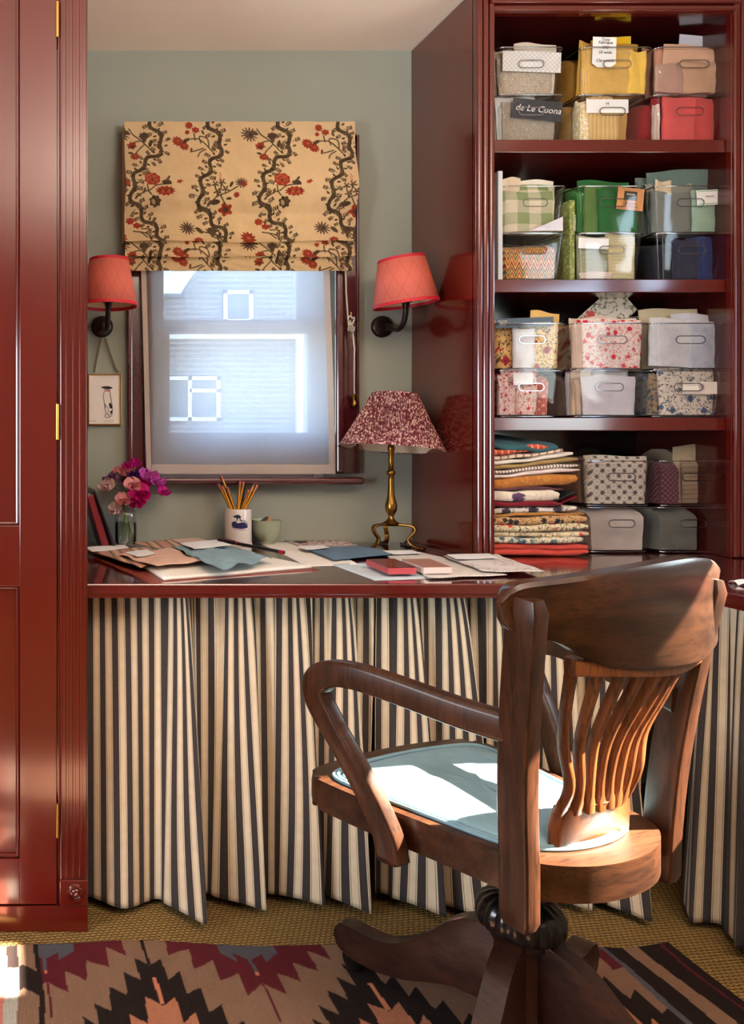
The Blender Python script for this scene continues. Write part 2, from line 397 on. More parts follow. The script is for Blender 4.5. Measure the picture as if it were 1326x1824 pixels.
def hwin(x0, x1, z0, z1, bars=()):
    f = bpy.data.objects.new('window', None); C.objects.link(f); f.parent = hs; t = .055
    dk = plain('far_glass', (105, 112, 120), .15)
    box('pane', x0, x1, -.02, .01, z0, z1, dk, f)
    box('frame', x0, x0 + t, -.06, 0, z0, z1, M['white_paint'], f); box('frame', x1 - t, x1, -.06, 0, z0, z1, M['white_paint'], f)
    box('frame', x0, x1, -.06, 0, z0, z0 + t, M['white_paint'], f); box('frame', x0, x1, -.06, 0, z1 - t, z1, M['white_paint'], f)
    for k, c in bars:
        if k == 'v': box('frame', c - t / 2, c + t / 2, -.06, 0, z0, z1, M['white_paint'], f)
        else: box('frame', c[0], x1, -.06, 0, c[1] - t / 2, c[1] + t / 2, M['white_paint'], f)
hwin(hx(397), hx(449), hz(576), hz(518)); hwin(hx(290), hx(391), hz(750), hz(671), (('v', hx(337)), ('h', (hx(337), hz(696)))))
box('string_course', hx(200), hx(760), -.03, 0, hz(604), hz(594), M['white_paint'], hs)
box('downpipe', hx(526), hx(542), -.08, 0, -2.5, hz(604), M['white_paint'], hs)
struct(box('ground', -30, 40, 3.2, 40, -2.6, -2.5, plain('grey_paving', (84, 82, 78), .9)))

# ================================================================== CUPBOARD (left)
QY = 1.691; k8 = QY / F
def qx(px): return (px - PX) * k8
def qz(py): return EYE + (PY - py) * k8
cup = thing('cupboard', 'tall oxblood gloss painted built in cupboard filling the left edge', 'cupboard', (0, 0, 0))
XR = qx(156.5)
box('carcass', -.62, XR - .001, QY + .022, WB - .003, .001, CE - .004, M['red'], cup)
box('plinth', -.62, XR, QY, QY + .022, .0, qz(1614), M['red'], cup, .0015)
bm = bmesh.new(); add_box(bm, qx(103.5), XR, QY + .004, QY + .022, qz(1612), CE - .004)
bmobj('pilaster_board', bm, M['red'], cup)
# reeded face : extruded profile
px0, px1 = qx(106), XR; wd = px1 - px0
prof = [(0, .004)]
for c in (.16, .40, .64, .88):
    r = .085
    prof += [(c - r - .03, .000), (c - r, .000)] + [(c + r * math.cos(t), .0075 * math.sin(t)) for t in np.linspace(math.pi, 0, 9)[1:-1]] + [(c + r, .0)]
prof = sorted(set([(min(max(a, 0), 1), b) for a, b in prof]))
vs, fs = [], []
for z0 in (qz(1566), CE - .004):
    for a, b in prof: vs.append((px0 + a * wd, QY + .004 + b * 1.0, z0))
m = len(prof)
for k in range(m - 1): fs.append((k, k + 1, m + k + 1, m + k))
autos(mesh('reeded_moulding', [(x, y - .004, z) for x, y, z in vs], fs, M['red'], cup), 60)
box('block', qx(106), XR, QY - .004, QY + .006, qz(1612), qz(1567), M['red'], cup, .002)
ros = lathe('rosette', [(0, .011), (.003, .0105), (.0052, .007), (.0066, .004), (.0085, .0055), (.0102, .004), (.0132, .003), (.0150, .0068), (.0172, .0062), (.019, 0)], M['red'], cup, 40)
ros.location = (qx(135), QY - .004, qz(1589)); ros.rotation_euler = (R(90), 0, 0)
# door
door = bpy.data.objects.new('door', None); C.objects.link(door); door.parent = cup
dx0, dx1 = -.60, qx(101)
def rail(nm, a, b, c, d): box(nm, a, b, QY - .002, QY + .021, c, d, M['red'], door, .0012)
sx = qx(35)
rail('stile', sx, dx1, qz(1610), CE - .006)
rail('rail', dx0, sx, qz(1610), qz(1530)); rail('rail', dx0, sx, qz(1044), qz(936)); rail('rail', dx0, sx, 2.18, CE - .006)
for z0, z1 in ((qz(1530), qz(1044)), (qz(936), 2.18)):
    box('panel', dx0, sx, QY + .012, QY + .020, z0, z1, M['red'], door)
    box('panel_moulding', sx - .008, sx, QY + .004, QY + .0125, z0, z1, M['red'], door, .003)
    box('panel_moulding', dx0, sx, QY + .004, QY + .0125, z0, z0 + .007, M['red'], door, .003)
    box('panel_moulding', dx0, sx, QY + .004, QY + .0125, z1 - .007, z1, M['red'], door, .003)
for z0, z1, p in ((68, 5, 92), (783, 720, 100), (1490, 1430, 105)):
    hh = lathe('hinge', [(0, 0), (.0032, 0), (.0032, (qz(z1) - qz(z0)))] + [(0, (qz(z1) - qz(z0)))], M['hinge'], door, 12)
    hh.location = (qx(102), QY - .004, qz(z0)); hh['label'] = 'brass hinge knuckle'

# ================================================================== BOOKCASE
BY = 2.083; kb = BY / F
def bx_(px, D=BY): return (px - PX) * D / F
def bz_(py, D=BY): return EYE + (PY - py) * D / F
bc = thing('bookcase', 'oxblood gloss painted open bookcase holding clear bins of fabric', 'bookcase', (0, 0, 0))
BX0, BXI, BXJ, BX1 = bx_(850), bx_(882), bx_(1307), WR - .004
box('side_panel', BX0, BX0 + .022, BY + .018, WB - .004, DESK + .001, CE - .004, M['red'], bc)
M['red_in'] = gloss_paint('shaded_oxblood_inside', (58, 14, 12)); box('side_panel', BXJ + .002, BXJ + .024, BY + .018, WB - .004, DESK + .001, CE - .004, M['red_in'], bc)  # inner side and top panels: red darkened to paint in the interior shade
box('back_panel', BX0 + .022, BXJ + .002, WB - .016, WB - .004, DESK + .001, CE - .004, gloss_paint('shaded_oxblood_back', (30, 9, 8)), bc)  # back panel red darkened further, shade of the recess put into the colour
def stile(x0, x1, nr):
    box('stile', x0, x1, BY + .006, BY + .022, DESK + .001, CE - .004, M['red'], bc, .001)
    for k in range(nr):
        c0 = x0 + (x1 - x0) * k / nr; c1 = x0 + (x1 - x0) * (k + 1) / nr
        box('reed', c0 + .001, c1 - .001, BY - .0035, BY + .012, DESK + .001, CE - .004, M['red'], bc, .0045, 3)
stile(BX0, BXI, 3); stile(BXJ, bx_(1345), 3)
box('side_filler', bx_(1345), BX1, BY + .004, BY + .03, DESK + .001, CE - .004, M['red'], bc)
ZT = bz_(22)
box('top_rail', BXI, BXJ, BY + .004, BY + .022, ZT, CE - .004, M['red'], bc)
box('top_moulding', BXI - .006, BXJ + .006, BY - .006, BY + .006, ZT + .002, ZT + .016, M['red'], bc, .005, 3)
box('top_moulding', BXI - .014, BXJ + .014, BY - .010, BY + .006, ZT + .02, CE - .006, M['red'], bc, .004, 3)
SHZ = [1.8255, 1.4585, 1.0955]
for zt in SHZ: box('shelf', BX0 + .022, BXJ + .002, BY + .024, WB - .016, zt - .034, zt, M['red'], bc, .0015)

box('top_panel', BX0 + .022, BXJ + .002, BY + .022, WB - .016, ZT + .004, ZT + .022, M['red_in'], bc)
# ================================================================== WORKTOPS
FY = 1.711; XC = 1.445
wt = thing('worktop', 'oxblood gloss painted worktop running under the window and bookcase', 'worktop', (0, 0, 0))
n = gloss_paint('oxblood_gloss_top', (84, 22, 20), rough=.12); M['top'] = n
prism('slab', [(XR + .001, FY), (XC, FY), (XC, 1.775), (WR - .003, 1.775), (WR - .003, WB - .003), (XR + .001, WB - .003)],
      lambda a, b, k: (a, b, DESK - .024 + k), .024, M['top'], wt, .003)
box('fascia', XR + .001, XC, FY + .004, FY + .024, DESK - .031, DESK - .022, M['red'], wt, .001)
wt2 = thing('return_worktop', 'oxblood gloss worktop returning along the right wall behind the chair', 'worktop', (0, 0, 0))
box('slab', XC, WR - .003, .45, 1.773, DESK - .024, DESK, M['top'], wt2, .003)
box('fascia', XC + .004, XC + .024, .45, 1.773, DESK - .032, DESK - .022, M['red'], wt2)

# ================================================================== STRIPED CURTAINS
n = NT('ticking_stripe'); t = n.n('UVMap'); u = n.sep(t.outputs[0])[0]
f_ = n.math('FRACT', n.math('DIVIDE', u, .0300)); v = n.co()
cream = n.mix(n.noise(v, 40, 3), lin((206, 186, 156)), lin((228, 212, 186)))
dark = n.mix(n.noise(v, 300, 3), lin((44, 39, 38)), lin((72, 66, 65)))
band = n.math('MULTIPLY', n.step(f_, .04, .01), n.step(f_, .50, .01, True))
def pin(c, w_): return n.step(n.math('ABSOLUTE', n.math('SUBTRACT', f_, c)), w_, .008, True)
pins = n.math('MAXIMUM', n.math('MAXIMUM', pin(.575, .014), pin(.965, .014)), 0)
c_ = n.mix(pins, cream, lin((104, 82, 72))); c_ = n.mix(band, c_, dark)
n.bump(n.noise(v, 500, 2), .25, .0006); M['ticking'] = n.fin(c_, .85, spec=.2, sheen=.1)
def curtain(nm, X0, X1, seed, place, flat=0, label=None, zt=DESK - .026, ratio=1.45, amp=.036, zb=.02, lean=.007):
    rr = random.Random(seed); n_ = int((X1 - X0) / .0022)
    ramp = lambda x: min(1, max(0, (x - X0 - flat) / .08)) if flat else 1
    # irregular folds : phase advances at a varying rate
    ph = [rr.uniform(0, 6)]; u_ = [0]; ph2 = [0]; rate = 1
    kn = [rr.uniform(.62, 1.5) for _ in range(80)]
    for i in range(n_):
        x = X0 + (X1 - X0) * i / n_; dx = (X1 - X0) / n_
        r_ = kn[int((x - X0) / .055) % 80]
        rate += (r_ - rate) * .08
        ph.append(ph[-1] + 2 * math.pi * dx / .120 * rate); u_.append(u_[-1] + dx * (1 + (ratio - 1) * ramp(x))); ph2.append(ph2[-1] + 2 * math.pi * dx / .030 * (rate * .6 + .4))
    am = [rr.uniform(.5, 1.25) for _ in range(120)]
    def fn(s, t):
        i = min(n_, int(round(s * n_))); x = X0 + (X1 - X0) * s; rp = ramp(x)
        t2 = t ** .7; P = ph[i] + .35 * math.sin(2.2 * t + ph[i] * .31) * t
        fi = (P / (2 * math.pi)); k0 = int(math.floor(fi)); fr_ = fi - k0; A_ = am[k0 % 120] * (1 - fr_) + am[(k0 + 1) % 120] * fr_
        A = amp * (.16 + .84 * t2) * A_ * rp
        sm = .0045 * (1 - t2) * rp * math.sin(ph2[i]) + .002 * math.sin(ph2[i] * .4 + 3 * t) * rp
        yo = -A * (.5 + .5 * math.cos(P - .7 * math.cos(P) - .7)) + sm - .010 * math.sin(ph[i] * .17) * t * rp - .022 * t2 * (1 - rp) * (1 + math.sin((x - X0) * 38 - 1.2)) - .02 * t2 * (1 - rp)
        xo = rp * ((.0105 * t2 + .002) * math.sin(2 * P) * .8 + A * .18 * math.sin(P) * t2 + lean * t * math.sin(ph[i] * .21 + seed) + .003 * (1 - t2) * math.sin(ph2[i]))
        z = zt + (zb - zt) * t + (.004 * math.sin(P * .5) * t)
        return place(x + xo, yo, z)
    pv = None; acc = 0
    uu = []
    for i in range(n_ + 1):
        p = fn(i / n_, .62); acc += 0 if pv is None else math.hypot(p[0] - pv[0], p[1] - pv[1]); pv = p; uu.append(acc)
    nx = n_; ny = 60
    o = grid(nm, nx, ny, fn, M['ticking'], None, True, lambda s, t: (uu[min(n_, int(round(s * n_)))], t), thick=.0012)
    return o
CY = FY + .092
def pl(x, y, z): return (x, CY + y, z)
def pr(x, y, z): return (XC + .060 + y * .9, CY + .02 - (x - 0), z)
o = curtain('curtain', XR + .008, 1.745 * (688 - PX) / F, 3, pl, flat=.13, amp=.098); tag(o, 'striped ticking curtain under the worktop left of the chair, beside the cupboard', 'curtain', 'ticking curtains under the worktops')
o = curtain('curtain', 1.745 * (693 - PX) / F, XC - .03, 11, pl, amp=.10, ratio=1.5); tag(o, 'striped ticking curtain hanging directly behind the wooden chair', 'curtain', 'ticking curtains under the worktops')
o = curtain('curtain', .08, 1.1, 23, pr, amp=.08, lean=.012, ratio=1.45); tag(o, 'striped ticking curtain at the right edge, coming forward along the return worktop', 'curtain', 'ticking curtains under the worktops')
rod = tube('curtain_wire', [(XR + .003, CY + .004, DESK - .032), (XC + .03, CY + .004, DESK - .032)], .003, M['white_paint'], None, 6); tag(rod, 'thin wire carrying the striped curtains under the worktop', 'curtain wire')

# ================================================================== KILIM RUG
RX0, RX1, RY0, RY1 = -.55, 1.345, .72, 1.644
def rugcol(x, y):
    taupe = np.array(lin((132, 102, 84))[:3]); black = np.array(lin((30, 22, 22))[:3]); mar = np.array(lin((88, 26, 36))[:3])
    org = np.array(lin((196, 122, 92))[:3]); slate_ = np.array(lin((82, 82, 92))[:3]); pink = np.array(lin((196, 120, 104))[:3])
    col = np.tile(taupe, x.shape + (1,)); Y0 = RY1
    P = .408; xi = (x - .068) / P
    # maroon pendants from the back edge, centres .068 + kP ; black peaks half-way
    cm = .068 + np.round(xi) * P; tm = np.abs(x - cm); cb = .068 + (np.floor(xi) + .5) * P; tb = np.abs(x - cb)
    S = .040
    def saw(t, slope, up):
        q = np.floor(t / S); return q, (t - q * S)
    q, r_ = saw(tm, .031, 0)
    dep = .118 - (q / 1) * .033 + .7 * r_           # depth of the maroon boundary below the edge
    mk = (Y0 - y) < dep; mk &= tm < S * 4
    col[mk] = mar
    qs, rs = saw(tm, .05, 0)
    sl_ = (Y0 - y < .052 - .9 * np.abs((tm % .03) - 0)) & (tm < .058); col[sl_] = slate_
    ln = (tm < .004) & (Y0 - y > .03) & (Y0 - y < .085); col[ln] = slate_
    ln = (tm < .0035) & (Y0 - y >= .085) & (Y0 - y < .095); col[ln] = org
    ln = (tm < .0025) & (Y0 - y >= .12) & (Y0 - y < .215); col[ln] = mar
    S = .029; qb = np.floor(tb / S); r_ = tb - qb * S
    bd = .056 + qb * .039 + (S - r_) * .9
    bk_ = ((Y0 - y) > bd) & ((Y0 - y) < .52 - (bd - .07)); col[bk_] = black
    st = (tb < .0035) & (Y0 - y < .08); col[st] = black
    bo = .168 + qb * .039 + (S - r_) * .9
    ok = ((Y0 - y) > bo) & ((Y0 - y) < .52 - (bo - .08)); col[ok] = org * .62 + taupe * .3
    st = (tb < .0045) & (Y0 - y > .117) & (Y0 - y < .19); col[st] = org
    # left border
    L = x < .058
    col[L & (x > .048)] = black
    lb = L & (x <= .048); k = np.floor((Y0 - y) / .085) % 3
    col[lb] = taupe; d1 = (Y0 - y) - .06 - 1.0 * np.abs(x - .02)
    col[lb & (x < .012)] = black; col[lb & (d1 > 0) & (d1 < .07)] = black
    col[lb & (x < -.012) & (x > -.028)] = pink; col[lb & (x <= -.028) & (x > -.038)] = org; col[lb & (x <= -.038)] = slate_ 
    g = lb & (x < .012) & (x > -.012) & ((Y0 - y) > .07); col[g] = np.array(lin((205, 200, 190))[:3]) * .75
    # right border
    Rr = x > 1.195
    dgn = x - 1.195
    col[Rr] = black; col[Rr & (dgn > .05) & (dgn < .085)] = taupe; col[Rr & (dgn < .012)] = slate_
    col[Rr & (dgn > .128) & (dgn < .135)] = mar
    return col
nx_, ny_ = 760, 370
xs = np.linspace(RX0, RX1, nx_ + 1); ys = np.linspace(RY0, RY1, ny_ + 1); gx, gy = np.meshgrid(xs, ys)
edge = .006 * np.sin(gx * 9) + .004 * np.sin(gx * 23 + 1) - .035 * np.clip((.10 - gx) / .25, 0, 1) ** 1.4
wob = .0035 * np.sin(gx * 31 + gy * 19)
px_ = gx.copy(); py_ = gy + edge * np.clip((gy - RY0) / (RY1 - RY0), 0, 1)
pz_ = .006 + .0025 * np.sin(gx * 11 + 2 * np.sin(gy * 7)) + .0015 * np.sin(gx * 27 + gy * 13)
me = bpy.data.meshes.new('kilim')
V_ = np.stack([px_, py_, pz_], -1).reshape(-1, 3)
I = np.arange((nx_ + 1) * (ny_ + 1)).reshape(ny_ + 1, nx_ + 1)
Fc = np.stack([I[:-1, :-1], I[:-1, 1:], I[1:, 1:], I[1:, :-1]], -1).reshape(-1, 4)
me.vertices.add(len(V_)); me.vertices.foreach_set('co', V_.ravel().astype(np.float32))
me.loops.add(Fc.size); me.loops.foreach_set('vertex_index', Fc.ravel().astype(np.int32)); me.polygons.add(len(Fc)); me.polygons.foreach_set('loop_start', np.arange(0, Fc.size, 4, dtype=np.int32)); me.update(calc_edges=True)
rc = rugcol(gx + wob, gy + .002 * np.sin(gx * 90)).reshape(-1, 3)
ca_ = me.color_attributes.new('dye', 'FLOAT_COLOR', 'POINT'); ca_.data.foreach_set('color', np.concatenate([rc, np.ones((len(rc), 1))], 1).ravel().astype(np.float32))
n = NT('kilim_wool'); vc = n.n('VertexColor', layer_name='dye'); v = n.co(scale=(3, 1, 1)); nz = n.noise(v, 120, 3); nz2 = n.noise(n.co(scale=(8, 1, 1)), 60, 2)
col = n.mix(n.math('MULTIPLY', nz, .35), vc.outputs[0], (0.03, .02, .016, 1))
n.bump(n.math('ADD', n.math('SINE', n.math('MULTIPLY', n.sep(n.co())[0], 2600)), nz), .5, .001); M['kilim'] = n.fin(col, .95, spec=.1)
rug = link('rug', me, M['kilim'], None, True); sm = rug.modifiers.new('thickness', 'SOLIDIFY'); sm.thickness = .004; sm.offset = -1
tag(rug, 'flatwoven kilim rug with black and maroon stepped diamonds on taupe', 'rug')
# ================================================================== SWIVEL DESK CHAIR (local: x across, y forward, z up)
ch = thing('desk_chair', 'old wooden swivel armchair with slatted back and pale blue seat pad', 'chair', (.8185, 1.3027, 0), R(22.81))
def closed(pts, n=8):
    P = [Vector(p) for p in pts]; m = len(P); out = []
    for i in range(m):
        a, b, c, d = P[i - 1], P[i], P[(i + 1) % m], P[(i + 2) % m]
        for k in range(n):
            t = k / n; out.append(.5 * ((2 * b) + (c - a) * t + (2 * a - 5 * b + 4 * c - d) * t * t + (3 * b - 3 * c + d - a) * t ** 3))
    return out
half = [(0, .267), (.10, .262), (.185, .247), (.212, .222), (.213, .18), (.20, .10), (.182, .02), (.168, -.05), (.155, -.10), (.128, -.138), (.07, -.166)]
outl = [(x, y) for x, y in half] + [(0, -.175)] + [(-x, y) for x, y in half[:0:-1]]
so_ = [(p.x, p.y) for p in closed([(a, b, 0) for a, b in outl], 5)]
prism('seat', so_, lambda a, b, k: (a, b, .388 + k), .052, M['wood_u'], ch, .012, True, 3)
def inset(s, sx, y0): return [(a * sx, y0 + (b - y0) * s) for a, b in so_]
co_ = inset(.80, .85, .075)
def pad(name, outline, z0, dome, mat, parent, rings=12):
    cx = sum(p[0] for p in outline) / len(outline); cy = sum(p[1] for p in outline) / len(outline); n = len(outline)
    vs = [(a, b, z0 - .006) for a, b in outline]; fs = []
    for r in range(rings + 1):
        t = 1 - r / rings; h = dome * math.sqrt(max(0, 1 - t ** 3.2))
        for a, b in outline:
            if r == rings: continue
            vs.append((cx + (a - cx) * t, cy + (b - cy) * t, z0 + h + .0012 * math.sin(a * 60) * (1 - t)))
    vs.append((cx, cy, z0 + dome)); L = len(vs) - 1
    for r in range(rings):
        for k in range(n): fs.append((r * n + k, r * n + (k + 1) % n, (r + 1) * n + (k + 1) % n, (r + 1) * n + k))
    for k in range(n): fs.append((rings * n + k, rings * n + (k + 1) % n, L))
    return mesh(name, vs, fs, mat, parent, True)
M['seat_blue'] = fabric('pale_blue_seat_cloth', (114, 146, 158), 'plain', rough=.8)
pd_ = pad('seat_pad', co_, .440, .017, M['seat_blue'], ch); pd_['label'] = 'pale blue upholstered seat pad'
tube('piping', [(a * 1.0, b, .4435) for a, b in co_], .0032, M['seat_blue'], pd_, 8, closed=True)
tube('piping', [(a, b, .4425) for a, b in inset(.825, .88, .075)], .0032, M['seat_blue'], pd_, 8, closed=True)
# posts
for s in (-1, 1):
    P = catmull([(s * .163, -.120, .352), (s * .166, -.122, .44), (s * .178, -.128, .56), (s * .193, -.144, .70), (s * .207, -.163, .825)], 7)
    sc = [(1, 1)] * len(P); sc[0] = (.8, .8); sc[-1] = (.7, .7)
    sc[1] = (1, 1); P[-1] = P[-1]
    sweep('back_post', P, rrect(.030, .043, .004), M['wood'], ch, (0, 1, 0), sc)
    P = catmull([(s * .178, -.140, .633), (s * .205, -.06, .640), (s * .232, .03, .652), (s * .249, .09, .657), (s * .258, .135, .650), (s * .262, .160, .628), (s * .260, .158, .600),
                 (s * .253, .138, .565), (s * .244, .112, .525), (s * .233, .086, .48), (s * .224, .066, .44), (s * .219, .052, .405), (s * .218, .046, .372)], 6)
    m = len(P); sc = []
    for i in range(m):
        t = i / (m - 1); a_ = 1.05 if t < .3 else (1.05 + .12 * math.sin(math.pi * min(1, (t - .3) / .3)) if t < .6 else .98 + .25 * ((t - .6) / .4) ** 2)
        if i == m - 1: a_ = .8
        sc.append((a_, 1.0 if i < m - 1 else .75))
    ar = sweep('arm', P, rrect(.040, .030, .007), M['wood'], ch, (1, 0, 0), sc)
    ar.name = 'arm'
# crest rail
CU = [(-.228, -.136, .777, .838), (-.19, -.150, .770, .845), (-.15, -.163, .760, .849), (-.10, -.178, .732, .855), (-.04, -.190, .720, .861), (.02, -.195, .716, .866), (.08, -.192, .714, .867), (.14, -.180, .713, .862), (.19, -.164, .716, .853), (.245, -.146, .724, .838)]
cp = catmull([(a, b, 0) for a, b, _, _ in CU], 5); cz = catmull([(c, d, 0) for _, _, c, d in CU], 5)
vs, fs = [], []; m = len(cp)
prof = []
for i in range(m):
    T = (cp[min(i + 1, m - 1)] - cp[max(i - 1, 0)]).normalized(); N = Vector((-T.y, T.x, 0)); z0, z1 = cz[i].x, cz[i].y
    e = min(i, m - 1 - i); sh = [.45, .8, .95, 1][min(e, 3)]
    zc, hh = (z0 + z1) / 2, (z1 - z0) / 2 * sh; th = .012 * (sh if e < 2 else 1)
    pts = [(-th, -hh + .004), (-th + .003, -hh), (th - .003, -hh), (th, -hh + .004), (th, hh * .6), (th * 1.25, hh - .006), (th * .9, hh), (-th * .9, hh), (-th * 1.25, hh - .006), (-th, hh * .6)]
    for a, b in pts: q = cp[i] + N * a; vs.append((q.x, q.y, zc + b - .02 * (b / .07) * 0))
k_ = len(pts)
for i in range(m - 1):
    for k in range(k_): fs.append((i * k_ + k, i * k_ + (k + 1) % k_, (i + 1) * k_ + (k + 1) % k_, (i + 1) * k_ + k))
fs.append(tuple(range(k_ - 1, -1, -1))); fs.append(tuple((m - 1) * k_ + k for k in range(k_)))
o = mesh('crest_rail', vs, fs, M['wood_u'], ch); bm = bmesh.new(); bm.from_mesh(o.data); bmesh.ops.recalc_face_normals(bm, faces=bm.faces); bm.to_mesh(o.data); bm.free(); autos(o, 45)
# splat base, slats, head
def arcv(u): return -.130 - .004 * math.cos(u * 12)
sb = [(-.078, .438), (.084, .438), (.090, .47), (.086, .502), (.0, .505), (-.070, .502), (-.078, .47)]
prism('splat_base', sb, lambda a, b, k: (a, -.1405 + k + (a - .005) ** 2 * 3, b), .018, M['wood_slat'], ch, .003, True)
NS = 8
for k in range(NS):
    f = k / (NS - 1); ub = -.068 + f * .146; ut = -.112 + f * .262; bow = -3 * (ut - .02) ** 2 * -1
    vt = -.186 + bow * .5
    P = catmull([(ub, -.131 + (ub - .005) ** 2 * 3, .492), (ub + (ut - ub) * .10, -.131, .54), (ub + (ut - ub) * .33, -.140 + bow * .2, .595), (ub + (ut - ub) * .68, -.160 + bow * .35, .65), (ub + (ut - ub) * .95, vt + .004, .705), (ut, vt, .735)], 6)
    sc = [(.75 + .5 * (i / (len(P) - 1)) ** 2 * .6 + (.4 if i < 3 else 0), 1) for i in range(len(P))]
    sweep('slat', P, rrect(.0145, .013, .003, 2), M['wood_slat'], ch, (0, 1, 0), sc)
hp = catmull([(-.125, -.168, .724), (-.05, -.188, .720), (.03, -.193, .713), (.10, -.182, .709), (.168, -.166, .711)], 8)
sweep('splat_head', hp, rrect(.013, .022, .003), M['wood_slat'], ch)
# under-seat iron and base
box('iron_bracket', -.13, .13, .01, .04, .372, .386, M['iron'], ch, .003); box('iron_bracket', -.015, .015, -.12, .14, .360, .374, M['iron'], ch, .003)
hubo = bpy.data.objects.new('swivel_mechanism', None); C.objects.link(hubo); hubo.parent = ch
HX, HYc = .0126, .0005
lathe('spindle', [(0, .20), (.016, .20), (.016, .372), (0, .372)], M['iron'], hubo, 20, (HX, HYc, 0))
lathe('ribbed_knob', [(0, .238), (.050, .238), (.060, .245), (.063, .256), (.062, .270), (.055, .284), (.042, .293), (.024, .298), (0, .298)], M['iron'], hubo, 96, (HX, HYc, 0),
      rfn=lambda a, z: 1 if z < .24 else 1 + .07 * (abs(math.sin(a * 9)) - .5))
lathe('collar', [(0, .222), (.042, .222), (.045, .229), (.042, .237), (0, .237)], M['iron'], hubo, 32, (HX, HYc, 0))
lathe('spring_housing', [(0, .305), (.022, .305), (.030, .318), (.030, .352), (.022, .362), (0, .362)], M['iron'], hubo, 32, (HX, HYc - .03, 0))
hubw = lathe('base_hub', [(0, .08), (.034, .08), (.038, .09), (.038, .215), (.032, .226), (0, .226)], M['wood_dark'], ch, 8, (HX, HYc, 0), smooth=False)
LT = [(.02, .232), (.06, .232), (.10, .212), (.14, .172), (.18, .135), (.215, .115), (.25, .108), (.285, .109), (.31, .104), (.322, .088), (.318, .068), (.30, .054), (.27, .050), (.23, .052), (.18, .066), (.13, .088), (.08, .104), (.02, .108)]
lp = [(p.x, p.y) for p in closed([(a, b, 0) for a, b in LT], 4)]
for wa in (126.5, 221, 309, 38):
    an = R(wa - 22.81); c, s = math.cos(an), math.sin(an)
    lg = prism('leg', lp, lambda a, b, k: (HX + a * c - (k - .018) * s, HYc + a * s + (k - .018) * c, b), .036, M['wood_dark'], ch, .004, True)
    cx_, cy_ = HX + .297 * c, HYc + .297 * s
    cs = lathe('caster', [(0, -.009), (.017, -.009), (.021, -.005), (.021, .005), (.017, .009), (0, .009)], M['iron'], lg, 20)
    cs.rotation_euler = (R(90), 0, an); cs.location = (cx_ + .012 * s, cy_ - .012 * c, .0315)
    lathe('caster_fork', [(0, .0), (.007, 0), (.009, .022), (0, .022)], M['iron'], lg, 12, (cx_, cy_, .040))

# ================================================================== ROMAN BLIND
class Canvas:
    def __init__(s, x0, y0, x1, y1, res, bg):
        s.x0, s.y0, s.res = x0, y0, res; s.w = int((x1 - x0) * res) + 1; s.h = int((y1 - y0) * res) + 1
        s.a = np.tile(np.array(bg, dtype=np.float64), (s.h, s.w, 1)); s.X, s.Y = np.meshgrid(x0 + np.arange(s.w) / res, y0 + np.arange(s.h) / res)
    def win(s, cx, cy, r):
        i0 = max(0, int((cx - r - s.x0) * s.res)); i1 = min(s.w, int((cx + r - s.x0) * s.res) + 2); j0 = max(0, int((cy - r - s.y0) * s.res)); j1 = min(s.h, int((cy + r - s.y0) * s.res) + 2)
        return slice(j0, j1), slice(i0, i1)
    def blob(s, cx, cy, rx, ry, ang, col, lobes=0, amp=.2, ph=0, soft=0):
        w_ = s.win(cx, cy, max(rx, ry) * 1.5); X, Y = s.X[w_] - cx, s.Y[w_] - cy
        if X.size == 0: return
        c, n_ = math.cos(ang), math.sin(ang); u, v = (X * c + Y * n_) / rx, (-X * n_ + Y * c) / ry
        r = np.sqrt(u * u + v * v); th = np.arctan2(v, u); lim = 1 + (amp * np.sin(lobes * th + ph) if lobes else 0)
        s.a[w_][r < lim] = col
    def line(s, pts, wd, col, taper=False):
        for i in range(len(pts) - 1):
            (x0, y0), (x1, y1) = pts[i], pts[i + 1]; L = math.hypot(x1 - x0, y1 - y0); k = max(1, int(L * 2 * s.res / 2))
            for q in range(k + 1):
                t = q / k; w2 = wd * (1 - .7 * ((i + t) / (len(pts) - 1)) if taper else 1); s.blob(x0 + (x1 - x0) * t, y0 + (y1 - y0) * t, max(w2, .45), max(w2, .45), 0, col)
def lc(*c): return np.array(lin(c)[:3])
BASE = lc(246, 220, 176); GR = lc(70, 64, 56); GR2 = lc(44, 40, 40); RED = lc(176, 40, 34); RED2 = lc(212, 96, 76); RD = lc(120, 22, 26); PUR = lc(66, 40, 52); LT_ = lc(196, 166, 124)
cv = Canvas(218, 209, 646, 486, 1.35, BASE); rb = random.Random(5)
def curve(pts, n=8): return [(p.x, p.y) for p in catmull([(a, b, 0) for a, b in pts], n)]
def leaf(x, y, a, l, col=GR):
    cv.blob(x + l / 2 * math.cos(a), y + l / 2 * math.sin(a), l / 2, max(1.1, l / 4.3), a, col)
def sprig(x, y, a, l, red=True):
    pts = curve([(x, y), (x + l * .5 * math.cos(a + .2), y + l * .5 * math.sin(a + .2)), (x + l * math.cos(a), y + l * math.sin(a))], 4); cv.line(pts, .55, GR)
    for t in (.35, .6, .85):
        for s_ in (-1, 1): leaf(x + l * t * math.cos(a), y + l * t * math.sin(a), a + s_ * .9, l * .35)
    if red: cv.blob(pts[-1][0], pts[-1][1], 1.5, 1.5, 0, RD)
